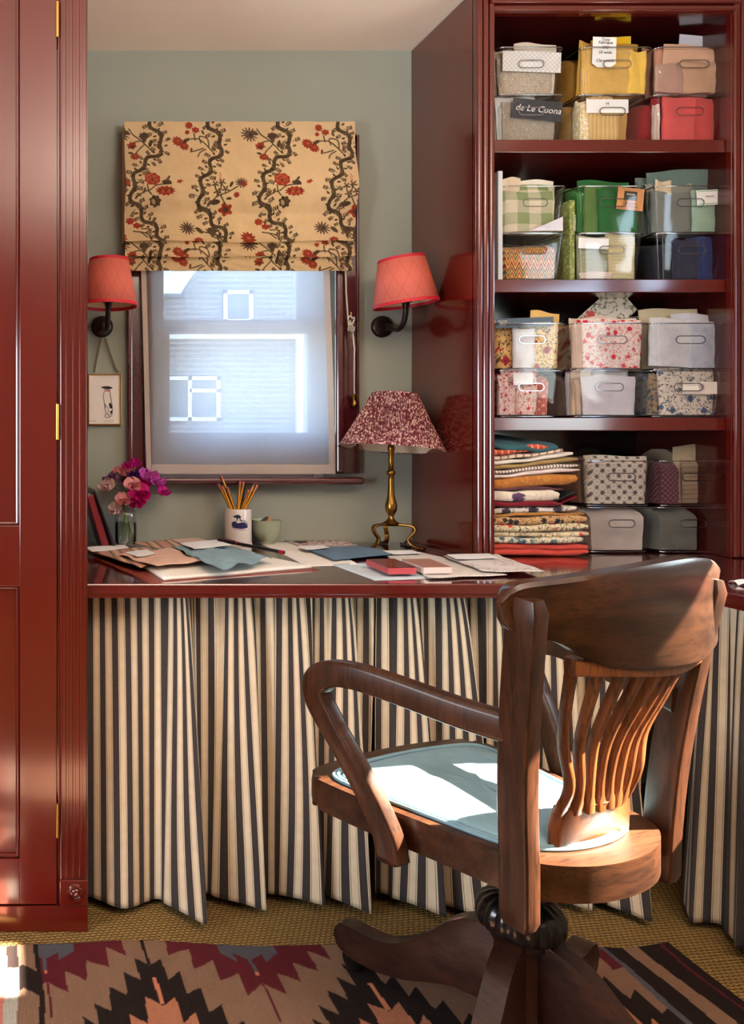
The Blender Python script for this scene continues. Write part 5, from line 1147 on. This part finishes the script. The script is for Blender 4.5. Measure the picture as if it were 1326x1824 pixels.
def make_bin(row, col, lvl, pl_, pr_, z, Yf, what):
    wq = (pr_ - pl_) * Yf / F; xc = ((pl_ + pr_) / 2 - PX) * Yf / F; sxx = wq / .177
    where = '%s, %s of two on the %s shelf level' % (COL[col], 'upper' if lvl else 'lower', ORD[row])
    t = thing('clear_bin', 'clear bin of %s, %s stack, %s bin, %s shelf' % (what, COL[col], 'upper' if lvl else 'lower', ORD[row]), 'storage bin', (xc, Yf, z), 0, 'clear acrylic bins of fabric in the bookcase')
    t.scale = (sxx, 1, 1)
    for me in (TUB, HRM, RLM, BLM):
        o = bpy.data.objects.new(me.name, me); C.objects.link(o); o.parent = t
    return xc, wq, z, Yf
def swatch(B, a0, a1, h, yb, th, mat, label, tilt=0, lean=4, seed=0, name='fabric_swatch', cat='fabric', z0=.007, ntop=0, fold=True):
    xc, wq, z, Yf = B; hw = wq / .177 * .0815; yb = .0075 + (yb - .006) * .5; xa, xb = xc - hw + 2 * hw * a0, xc - hw + 2 * hw * a1; h = h * (1.10 if h < .118 else 1.06); ntop = max(ntop, .0015)
    rr = random.Random(seed + int(a0 * 100) + int(h * 1000)); ph = rr.uniform(0, 6); nx, nz = 14, 12; vs, fs = [], []
    w_ = xb - xa; cx = (xa + xb) / 2; ca, sa = math.cos(R(tilt)), math.sin(R(tilt))
    lobes = rr.choice((2, 3, 4))
    for f in (0, 1):
        for j in range(nz + 1):
            t = j / nz
            for i in range(nx + 1):
                s = i / nx; x = (s - .5) * w_ * (.945 + .07 * t); zz = t * h
                e = min(s, 1 - s) * 2; rnd = min(1, (e * nx / 2.0)) ; tp = min(1, (1 - t) * nz / 2.5)
                bulge = th / 2 * (max(.25, min(1, .35 + .65 * rnd)) * (max(.3, math.sqrt(tp)) if fold else 1))
                y = (-bulge if f == 0 else bulge) + .0013 * math.sin(s * 5 * lobes / 2 + ph + t * 2) + .0008 * math.sin(t * 13 + ph)
                zz += .002 * math.sin(s * 6 + ph) * t + (ntop * math.sin(s * 3.1 + ph) if t > .9 else 0)
                X_, Z_ = x * ca + zz * sa, -x * sa + zz * ca
                vs.append((X_, y + yb + th / 2 + (-math.tan(R(lean)) * 0 + .0), Z_))
    n1 = (nx + 1) * (nz + 1)
    for f in (0, 1):
        for j in range(nz):
            for i in range(nx):
                k = f * n1 + j * (nx + 1) + i; q = (k, k + 1, k + nx + 2, k + nx + 1); fs.append(q if f == 0 else q[::-1])
    bd = [i for i in range(nx + 1)] + [j * (nx + 1) + nx for j in range(1, nz + 1)] + [nz * (nx + 1) + i for i in range(nx - 1, -1, -1)] + [j * (nx + 1) for j in range(nz - 1, 0, -1)]
    for k in range(len(bd)): a, b = bd[k], bd[(k + 1) % len(bd)]; fs.append((b, a, a + n1, b + n1))
    lo = min(v[2] for v in vs); 
    o = mesh(name, vs, fs, mat, None, True); autos(o, 60); o.location = (cx, Yf, z + z0 - min(0, lo)); return tag(o, label, cat, 'fabric swatches filed in the bins' if cat == 'fabric' else None)
def card(B, px0, px1, py0, py1, label, mat=None, tilt=0, y=.0065, th=.0006, parent_sw=None, clip=False):
    y = min(y, .0035) if y < .03 else y; xc, wq, z, Yf = B; D = Yf + y; x0, _, z1_ = at(px0, py0, D); x1, _, z0_ = at(px1, py1, D); cx, cz = (x0 + x1) / 2, (z0_ + z1_) / 2; w2, h2 = (x1 - x0) / 2, (z1_ - z0_) / 2
    pts = [(-w2, -h2), (w2, -h2), (w2, h2), (-w2, h2)] if not clip else [(-w2, -h2 * .75), (-w2 * .55, -h2), (w2 * .55, -h2), (w2, -h2 * .75), (w2, h2), (-w2, h2)]
    o = prism('paper_label', pts, lambda a, b, k: (a, k, b), th, mat or M['white']); o.location = (cx, D, cz); o.rotation_euler = (0, R(tilt), 0); tag(o, label, 'label'); return o
def F_(nm, *a, **k): return fabric(nm, *a, **k)
Yb = 2.128
# -------- top shelf
z0 = SHZ[0] + .0012; UP = .1255
B = make_bin(0, 0, 0, 885, 1006, z0, Yb, 'grey linens')
swatch(B, .0, 1, .104, .034, .05, F_('pale_grey_linen', (186, 190, 182)), 'pale grey cloth filling the back of the lower left bin, top shelf')
swatch(B, .10, .96, .090, .020, .012, F_('oatmeal_tweed', (146, 134, 120), 'mottle', [(176, 166, 150)], .003), 'oatmeal tweed swatch under the dark printed label', tilt=2)
lb = card(B, 913, 1002, 178, 213, 'dark grey label with white lettering in the lower left bin, top shelf', plain('charcoal_card', (58, 56, 62), .6), 6, .012)
text('lettering', 'de Le Cuona', .0235, M['ink_w'], lb, (.002, -.0006, -.006), shear=.25)
B = make_bin(0, 0, 1, 886, 1005, z0 + UP, Yb, 'natural weave samples')
swatch(B, .02, .98, .112, .040, .03, F_('hessian', (150, 134, 112), 'mottle', [(186, 172, 150)], .004), 'coarse hessian cloth behind the trellis card, upper left bin, top shelf')
swatch(B, .04, .95, .088, .018, .018, F_('flecked_weave', (164, 148, 126), 'mottle', [(206, 196, 180), (120, 104, 86)], .003), 'flecked natural weave swatch under the white trellis card')
c = card(B, 896, 1000, 92, 128, 'white card with faint trellis lines in the upper left bin, top shelf', F_('trellis_card', (226, 222, 216), 'trellis', [(168, 168, 172)], .012, rough=.7), 2, .010)
text('lettering', 'atelier', .007, M['ink'], c, (0, -.0007, .002))
B = make_bin(0, 1, 0, 1030, 1150, z0, Yb, 'straw and gold fabrics')
swatch(B, .0, .98, .108, .06, .10, F_('gold_linen', (190, 148, 84)), 'gold linen stack filling the lower middle bin, top shelf')
swatch(B, .20, .62, .112, .03, .010, F_('cream_gold_trellis', (216, 176, 108), 'trellis', [(236, 224, 200)], .018), 'gold and cream lattice swatch standing behind the white card')
swatch(B, .16, .70, .084, .014, .010, F_('straw_strie', (206, 172, 112), 'stripe', [(190, 152, 92), (218, 188, 132)], .011), 'straw strie swatch hanging below the white card')
swatch(B, .02, .20, .10, .012, .03, F_('pale_straw_print', (220, 196, 140), 'mottle', [(236, 228, 208)], .01), 'pale straw print folded at the left of the lower middle bin')
c = card(B, 1045, 1120, 177, 201, 'white card with a small monogram in the lower middle bin, top shelf', None, 0, .008)
text('monogram', 'H', .011, M['ink'], c, (.0, -.0007, .003)); 
swatch(B, .0, .55, .085, .13, .09, F_('grey_brown_tweed', (120, 104, 92)), 'grey brown cloth seen through the side of the lower middle bin')
B = make_bin(0, 1, 1, 1034, 1163, z0 + UP, Yb, 'yellow fabrics')
swatch(B, .0, .98, .112, .10, .10, F_('amber_cloth', (176, 124, 44)), 'amber cloth stack at the back of the upper middle bin, top shelf')
swatch(B, .32, .86, .150, .055, .012, F_('bright_yellow', (238, 190, 30)), 'bright yellow pinked swatch standing highest in the top shelf', tilt=-3, ntop=.002)
swatch(B, .22, .92, .132, .040, .010, F_('ochre_dark', (176, 132, 52)), 'ochre swatch just below the bright yellow one', tilt=2)
swatch(B, .04, .50, .122, .030, .012, F_('mustard_linen', (206, 164, 84)), 'mustard linen swatch standing at the left behind the handwritten tag', tilt=3)
swatch(B, .12, .82, .116, .016, .010, F_('mustard_light', (210, 168, 88)), 'pale mustard swatch at the front of the upper middle bin', tilt=0)
swatch(B, .72, .99, .104, .012, .008, F_('lemon_cloth', (236, 192, 84)), 'lemon yellow swatch at the right of the upper middle bin', tilt=2)
c = card(B, 1056, 1098, 66, 120, 'white handwritten tag hanging out of the yellow bin', M['white'], 2, .006, clip=True)
for q, (s_, dz) in enumerate((('Tony', .030), ('Fabrique', .022), ('590', .009), ('50 wide', -.004), ('Claremont', -.026))): text('handwriting', s_, .011, M['ink'], c, (.002, -.0007, dz), shear=.2)
B = make_bin(0, 2, 0, 1164, 1292, z0, Yb, 'coral red fabrics')
swatch(B, .0, .98, .112, .05, .16, F_('coral_cloth', (186, 62, 60)), 'coral cloth stack filling the lower right bin, top shelf')
swatch(B, .16, .68, .108, .018, .012, F_('light_coral', (208, 84, 82)), 'light coral swatch with pinked edge at the front, lower right bin', tilt=2)
swatch(B, .60, .98, .106, .022, .012, F_('mid_coral', (188, 66, 62)), 'plain coral swatch at the front right, lower right bin')
swatch(B, .02, .12, .090, .014, .012, F_('cream_pinked', (206, 180, 168)), 'narrow cream pinked edge at the left of the coral bin')
B = make_bin(0, 2, 1, 1166, 1305, z0 + UP, Yb, 'blush and peach fabrics')
swatch(B, .0, .94, .112, .10, .12, F_('taupe_stack', (148, 108, 88)), 'taupe cloth stack at the back of the blush bin')
swatch(B, .06, .40, .122, .040, .012, F_('terracotta_pinked', (188, 134, 106)), 'terracotta pinked swatch at the left of the blush bin', tilt=2)
c = card(B, 1209, 1288, 64, 118, 'pale grey card standing up in the blush bin', plain('pale_grey_card', (196, 196, 206), .7), 5, .05)
swatch(B, .10, .96, .108, .020, .012, F_('peach_wool', (206, 164, 134)), 'peach wool swatch folded like an envelope at the front of the blush bin', tilt=8)
swatch(B, .38, .99, .076, .010, .010, F_('tan_flannel', (188, 148, 118)), 'tan flannel swatch at the front right of the blush bin', tilt=-3)
swatch(B, .0, .42, .070, .010, .010, F_('rose_taupe', (178, 140, 124)), 'rose taupe swatch at the front left of the blush bin', tilt=4)
# -------- second shelf
z0 = SHZ[1] + .0012
B = make_bin(1, 0, 0, 893, 1008, z0, Yb, 'flame stitch cloth')
swatch(B, .0, 1, .086, .016, .10, F_('flame_stitch', (196, 152, 72), 'zigzag', [(134, 40, 46), (216, 182, 110), (168, 58, 46), (206, 162, 74), (88, 98, 92)], .020), 'flame stitch cloth in red and gold in the lower left bin, second shelf', tilt=-1)
swatch(B, .0, .9, .100, .13, .08, F_('dark_brown_wool', (62, 50, 46)), 'dark brown cloth behind the flame stitch one')
B = make_bin(1, 0, 1, 895, 1010, z0 + UP, Yb, 'sage and cream checks')
ck = F_('sage_check', (226, 214, 190), 'check', [(126, 142, 92)], .058)
swatch(B, .04, .98, .124, .045, .035, ck, 'sage and cream checked cloth rolled over at the back of its bin', tilt=2)
swatch(B, .02, .92, .098, .018, .014, F_('sage_check_small', (220, 208, 184), 'check', [(134, 148, 100)], .064), 'sage checked swatch at the front of its bin', tilt=-1)
q_ = [at(a, b, Yb + .0035) for a, b in ((945, 411), (1003, 411), (1003, 386))]; o = prism('fabric_swatch', [(p[0], p[2]) for p in q_], lambda a, b, k: (a, Yb + .003 + k, b), .002, F_('lilac_white_cloth', (220, 216, 228))); tag(o, 'white triangular swatch at the front right below the sage check', 'fabric', 'fabric swatches filed in the bins')
B = make_bin(1, 1, 0, 1030, 1148, z0, Yb, 'ribbed cream and sage cloths')
swatch(B, .0, .98, .100, .06, .15, F_('dark_olive_wool', (78, 76, 58)), 'dark olive cloth at the back of the lower middle bin, second shelf')
swatch(B, .52, 1.0, .112, .020, .022, F_('cream_rib', (206, 194, 152), 'stripe', [(188, 174, 132)], .010, axis='z'), 'cream ribbed cloth at the right front, lower middle bin')
swatch(B, .03, .54, .104, .018, .020, F_('sage_rib', (158, 158, 128), 'stripe', [(144, 146, 116)], .012, axis='z'), 'sage ribbed cloth at the left front, lower middle bin')
card(B, 1031, 1085, 424, 443, 'white card above the sage ribbed cloth', None, 2, .012)
swatch(B, .03, .56, .016, .008, .006, F_('blush_slip', (214, 196, 182)), 'blush paper thin swatch at the bottom of the lower middle bin')
B = make_bin(1, 1, 1, 1030, 1152, z0 + UP, Yb, 'green felts')
swatch(B, .0, .80, .120, .050, .10, F_('bright_green_felt', (52, 112, 50)), 'bright green felt folded over the top of its bin', tilt=1)
swatch(B, .14, .40, .112, .028, .012, F_('moss_felt', (86, 116, 58)), 'moss green swatch at the left of the green bin', tilt=2)
swatch(B, .34, 1.0, .104, .016, .014, F_('emerald_felt', (32, 98, 44)), 'emerald felt swatch at the front of the green bin')
c = card(B, 1100, 1147, 335, 374, 'orange kraft label with a dark panel on the green bin', plain('orange_kraft', (204, 142, 88), .8), 6, .012)
box('dark_panel', -.018, .016, -.0012, -.0006, -.004, .020, plain('dark_olive_print', (52, 50, 34), .8), c); text('lettering', 'SPECIMEN', .005, M['ink_w'], c, (-.001, -.0016, .010))
for q in range(3): box('print_line', -.020, .020, -.0012, -.0006, -.012 - q * .005, -.011 - q * .005, plain('dark_olive_print', (52, 50, 34), .8), c)
box('print_border', -.024, .024, -.0010, -.0006, .0235, .0245, plain('rust_print', (164, 92, 52), .8), c); box('print_border', -.024, .024, -.0010, -.0006, -.0265, -.0255, plain('rust_print', (164, 92, 52), .8), c)
B = make_bin(1, 2, 0, 1168, 1294, z0, Yb, 'navy cloths')
swatch(B, .0, .99, .096, .06, .15, F_('black_navy', (34, 36, 46)), 'near black cloth at the back of the navy bin')
swatch(B, .34, .72, .098, .018, .020, F_('ink_navy', (44, 46, 68)), 'ink blue cloth left of centre in the navy bin')
swatch(B, .56, .99, .104, .028, .020, F_('bright_navy', (40, 56, 104)), 'royal navy cloth at the right of the navy bin')
B = make_bin(1, 2, 1, 1166, 1292, z0 + UP, Yb, 'grey green tweeds')
swatch(B, .0, .96, .150, .10, .03, F_('blue_green_tweed', (110, 126, 118), 'stripe', [(134, 146, 136)], .006), 'blue green tweed with a fringed edge standing at the back', tilt=-1, ntop=.001)
swatch(B, .04, .76, .126, .045, .020, F_('grey_herringbone', (128, 130, 118), 'stripe', [(142, 144, 132)], .008), 'grey herringbone swatch in the right bin of the second shelf', tilt=-4)
swatch(B, .0, .62, .098, .016, .016, F_('grey_melange', (112, 116, 110), 'stripe', [(122, 126, 120)], .006, axis='z'), 'grey melange swatch at the front left of the tweed bin')
swatch(B, .60, .99, .098, .014, .012, F_('mint_cloth', (150, 178, 158)), 'mint green swatch at the front right of the tweed bin', tilt=1)
c = card(B, 1242, 1288, 338, 365, 'white label with a green border on the mint swatch', None, -3, .010, clip=False)
box('green_border', -.031, .031, -.0010, -.0006, -.018, -.0155, plain('mint_print', (150, 200, 160), .8), c); box('green_border', -.031, .031, -.0010, -.0006, .0155, .018, plain('mint_print', (150, 200, 160), .8), c); text('lettering', 'WEAVE', .007, plain('grey_print', (150, 140, 140), .8), c, (0, -.0007, 0))
# magazines and binder on the second shelf
t = box('binder', bx_(885, 2.125), bx_(893.5, 2.125), 2.118, 2.36, SHZ[1] + .001, EYE + (PY - 304) * 2.118 / F, plain('white_binder', (210, 212, 220), .4), None, .002); tag(t, 'tall white binder standing at the left end of the second shelf', 'binder')
t = thing('magazine', 'green magazine standing between the left and middle bins, second shelf', 'magazine', (bx_(1013, 2.15), 2.145, SHZ[1] + .001)); hgt = EYE + (PY - 357) * 2.145 / F - SHZ[1]
box('cover', 0, .014, 0, .2, 0, hgt, F_('leafy_cover', (120, 132, 70), 'mottle', [(172, 176, 110), (74, 92, 48)], .012, rough=.4), t, .001)
text('lettering', 'INTERIORS', .009, M['ink_w'], t, (.010, -.0004, hgt * .72), (R(90), R(90), 0))
# -------- third shelf
z0 = SHZ[2] + .0012
B = make_bin(2, 0, 0, 885, 1005, z0, Yb, 'red sprig cottons')
swatch(B, .0, .98, .108, .05, .14, F_('rust_star_cotton', (184, 96, 84), 'dots', [(214, 150, 132)], .016), 'rust cotton with pale stars in the lower left bin, third shelf')
swatch(B, .12, .70, .112, .026, .014, F_('red_sprig_cotton', (230, 214, 206), 'floral', [(196, 66, 74), (206, 104, 104)], .011), 'white cotton densely sprigged in red, lower left bin, third shelf', tilt=-1)
swatch(B, .32, .66, .082, .012, .010, F_('red_berry_cotton', (232, 212, 196), 'floral', [(196, 52, 58), (176, 60, 60)], .012), 'red berry print strip hanging at the front of its bin', tilt=2)
swatch(B, .02, .20, .100, .014, .012, F_('red_sprig_cotton', (230, 214, 206)), 'red sprigged fold at the far left of its bin')
card(B, 915, 950, 664, 686, 'white card with a pink flower above the berry print', None, 0, .010)
B = make_bin(2, 0, 1, 885, 1008, z0 + UP, Yb, 'yellow trailing floral cloth')
yf = F_('yellow_trailing_floral', (226, 182, 114), 'floral', [(164, 36, 50), (92, 72, 62)], .036)
swatch(B, .0, 1.0, .126, .040, .04, yf, 'yellow trailing floral cloth with pinked top edge', tilt=-2, ntop=.002)
swatch(B, .50, .99, .096, .014, .012, F_('yellow_berry_vine', (230, 196, 134), 'floral', [(156, 44, 46), (110, 88, 60)], .026), 'yellow berry vine swatch at the front right of its bin')
swatch(B, .26, .62, .096, .012, .008, F_('white_linen', (228, 226, 226)), 'plain white linen strip at the front of the yellow floral bin')
c = card(B, 884, 987, 566, 583, 'black header card with white lettering on the yellow floral bin', plain('charcoal_card', (58, 56, 62), .6), -2, .006)
text('lettering', 'PIERRE\nFREY', .0085, M['ink_w'], c, (-.060, -.0007, .002), align='CENTER'); text('lettering', 'BRAQUENIE', .0085, M['ink_w'], c, (.046, -.0007, -.006))
B = make_bin(2, 1, 0, 1020, 1150, z0, Yb, 'white and oatmeal linens')
swatch(B, .0, .20, .100, .10, .12, F_('brown_linen', (104, 86, 72)), 'brown linen at the back left of the white linen bin')
swatch(B, .06, .98, .112, .050, .04, F_('white_heavy_linen', (220, 214, 212)), 'white heavy linen standing at the back of its bin')
swatch(B, .16, .97, .094, .016, .016, F_('grey_white_linen', (202, 198, 202)), 'grey white linen swatch at the front of the lower middle bin, third shelf')
swatch(B, .0, .14, .088, .014, .014, F_('pinked_oatmeal', (178, 154, 130)), 'oatmeal pinked edges at the left of the white linen bin')
B = make_bin(2, 1, 1, 1022, 1158, z0 + UP, Yb, 'red paisley prints')
swatch(B, .0, .99, .112, .10, .10, F_('oat_floral', (196, 170, 140), 'floral', [(150, 80, 70), (120, 100, 80)], .024), 'oatmeal floral stack seen at the side of the paisley bin')
c = card(B, 1036, 1128, 530, 590, 'white and rose floral card standing diagonally above the paisley bin', F_('rose_floral_card', (226, 216, 200), 'floral', [(196, 84, 78), (110, 116, 80)], .05, rough=.8), -42, .07)
swatch(B, .10, 1.0, .122, .018, .016, F_('red_paisley_cotton', (228, 216, 206), 'floral', [(204, 52, 62), (206, 114, 114)], .019), 'white cotton with large red paisley blooms at the front of its bin', tilt=0)
swatch(B, .0, .14, .108, .016, .012, F_('blush_fold', (206, 180, 160)), 'blush fold at the left edge of the paisley bin')
B = make_bin(2, 2, 0, 1158, 1292, z0, Yb, 'blue botanical prints')
swatch(B, .0, .99, .104, .05, .14, F_('grey_blue_prints', (142, 146, 148), 'mottle', [(88, 98, 112)], .02), 'grey blue printed stack in the lower right bin, third shelf')
swatch(B, .16, .98, .112, .022, .014, F_('blue_botanical', (216, 206, 190), 'floral', [(70, 92, 116), (96, 98, 100)], .026), 'cream cloth with blue botanical print, lower right bin, third shelf')
swatch(B, .0, .14, .100, .014, .014, F_('tan_blue_edge', (142, 120, 92), 'mottle', [(60, 70, 84)], .012), 'tan and blue folds at the left of the botanical bin')
c = card(B, 1217, 1278, 680, 702, 'cream card with a square monogram on the botanical print', M['cream'], 0, .012); text('monogram', 'H', .010, M['ink'], c, (.004, -.0007, .000))
for a, b, cc, d in ((-.002, .010, -.004, -.0035), (-.002, .010, .0085, .009), (-.002, -.0015, -.004, .009), (.0095, .010, -.004, .009)): box('monogram_frame', a, b, -.0010, -.0006, cc, d, M['ink'], c)
B = make_bin(2, 2, 1, 1160, 1298, z0 + UP, Yb, 'blue leaf prints')
swatch(B, .0, .86, .142, .110, .05, F_('navy_tree_print', (196, 184, 152), 'mottle', [(52, 62, 84), (196, 184, 152)], .014), 'cream cloth with navy trees folded at the back of its bin', tilt=-1, ntop=.001)
swatch(B, .50, 1.0, .126, .060, .02, F_('aqua_linen', (132, 160, 156)), 'aqua linen fold at the top right of the leaf print bin', tilt=-1)
swatch(B, .0, .70, .120, .020, .014, F_('pale_blue_leaf', (206, 206, 208), 'toile', [(150, 164, 186)], .006), 'pale blue leaf print at the front left of its bin', tilt=3)
swatch(B, .55, .99, .112, .014, .014, F_('mid_blue_leaf', (182, 188, 200), 'toile', [(106, 128, 164)], .006), 'stronger blue leaf print at the front right of its bin')
# -------- worktop level
z0 = DESK + .0015; Yc = 2.165
B = make_bin(3, 1, 0, 1045, 1168, z0, Yc, 'oatmeal linen')
swatch(B, .0, .99, .108, .018, .22, F_('oatmeal_linen', (192, 180, 170)), 'oatmeal linen filling the lower middle bin on the worktop', ntop=.001)
B = make_bin(3, 1, 1, 1040, 1172, z0 + UP, Yc, 'block printed cottons')
swatch(B, .0, .9, .112, .09, .14, F_('brown_patch', (150, 118, 98)), 'brown cloths at the side of the block print bin')
swatch(B, .08, .99, .122, .020, .030, F_('thistle_block_print', (206, 194, 176), 'dots', [(100, 90, 88)], .021), 'stone cotton with rows of brown block printed flowers', ntop=.001)
B = make_bin(3, 2, 0, 1172, 1296, z0, Yc, 'grey felt')
swatch(B, .0, .70, .102, .020, .14, F_('grey_green_felt', (98, 100, 92)), 'grey green felt with pinked edge in the lower right bin on the worktop')
swatch(B, .70, .99, .070, .05, .14, F_('black_felt', (32, 32, 32)), 'black cloth beside the grey felt')
B = make_bin(3, 2, 1, 1174, 1302, z0 + UP, Yc, 'taupe velvets')
swatch(B, .40, .99, .136, .050, .16, F_('taupe_rib', (142, 124, 104), 'stripe', [(120, 102, 84)], .012, axis='z'), 'thick taupe ribbed cloth in the upper right bin on the worktop', ntop=.001)
swatch(B, .04, .36, .100, .020, .05, F_('plum_dot_cloth', (78, 40, 48), 'dots', [(120, 80, 84)], .010), 'plum cloth with tiny dots at the left of the taupe bin')

# -------- thin layers standing between the front swatches and the stacks, most of them rising past the bin rims
def bin_ref(pl_, pr_, z, Yf): return (((pl_ + pr_) / 2 - PX) * Yf / F, (pr_ - pl_) * Yf / F, z, Yf)
UPZ = .1255
for key, pl_, pr_, z, Yf, items in (
    ('upper left bin, top shelf', 886, 1005, SHZ[0] + .0012 + UPZ, Yb, [(.30, .98, .128, .03, (206, 196, 180), 2, 'pale linen edge'), (.0, .5, .122, .06, (132, 120, 104), -2, 'brown linen edge')]),
    ('upper middle bin, top shelf', 1034, 1163, SHZ[0] + .0012 + UPZ, Yb, [(.02, .40, .138, .05, (196, 148, 62), 4, 'gold pinked edge'), (.40, .95, .158, .075, (240, 200, 60), -2, 'lemon pinked edge')]),
    ('upper right bin, top shelf', 1166, 1305, SHZ[0] + .0012 + UPZ, Yb, [(.30, .98, .128, .06, (196, 150, 124), 3, 'apricot edge'), (.02, .5, .132, .08, (150, 108, 88), -3, 'brown pinked edge')]),
    ('lower right bin, top shelf', 1164, 1292, SHZ[0] + .0012, Yb, [(.05, .6, .118, .05, (150, 40, 46), 2, 'crimson edge')]),
    ('lower left bin, top shelf', 885, 1006, SHZ[0] + .0012, Yb, [(.05, .7, .114, .04, (208, 208, 204), -2, 'silver grey edge')]),
    ('upper left bin, second shelf', 895, 1010, SHZ[1] + .0012 + UPZ, Yb, [(.02, .35, .140, .05, (224, 206, 178), 3, 'cream rolled edge'), (.3, .95, .136, .075, (232, 226, 208), 4, 'ivory edge')]),
    ('upper middle bin, second shelf', 1030, 1152, SHZ[1] + .0012 + UPZ, Yb, [(.10, .92, .132, .06, (40, 96, 48), 1, 'dark green edge'), (.0, .3, .122, .09, (64, 84, 40), -2, 'olive edge')]),
    ('upper right bin, second shelf', 1166, 1292, SHZ[1] + .0012 + UPZ, Yb, [(.02, .97, .160, .055, (92, 112, 106), -1, 'sea green fringed edge'), (.05, .3, .132, .03, (196, 178, 150), 2, 'fawn edge')]),
    ('upper left bin, third shelf', 885, 1008, SHZ[2] + .0012 + UPZ, Yb, [(.55, 1.0, .140, .05, (226, 182, 110), 5, 'golden pinked corner')]),
    ('upper middle bin, third shelf', 1022, 1158, SHZ[2] + .0012 + UPZ, Yb, [(.05, .6, .130, .05, (214, 190, 170), -3, 'shell pink edge'), (.5, 1.0, .130, .07, (226, 214, 202), 2, 'off white edge')]),
    ('upper right bin, third shelf', 1160, 1298, SHZ[2] + .0012 + UPZ, Yb, [(.03, .86, .150, .085, (186, 176, 146), -2, 'stone edge'), (.35, .99, .134, .05, (196, 200, 210), 3, 'powder blue edge')]),
    ('lower middle bin, third shelf', 1020, 1150, SHZ[2] + .0012, Yb, [(.0, .3, .114, .04, (198, 180, 160), 4, 'biscuit edge')]),
    ('upper right bin on the worktop', 1174, 1302, DESK + .0015 + UPZ, Yc, [(.35, .99, .150, .06, (160, 146, 120), 0, 'khaki top layer')])):
    B = bin_ref(pl_, pr_, z, Yf)
    for a0, a1, h_, yy, c, tl, nm in items:
        swatch(B, a0, a1, h_, yy, .008, fabric(nm.replace(' ', '_'), c), nm + ' of cloth rising behind the front swatches, ' + key, tilt=tl, ntop=.003)
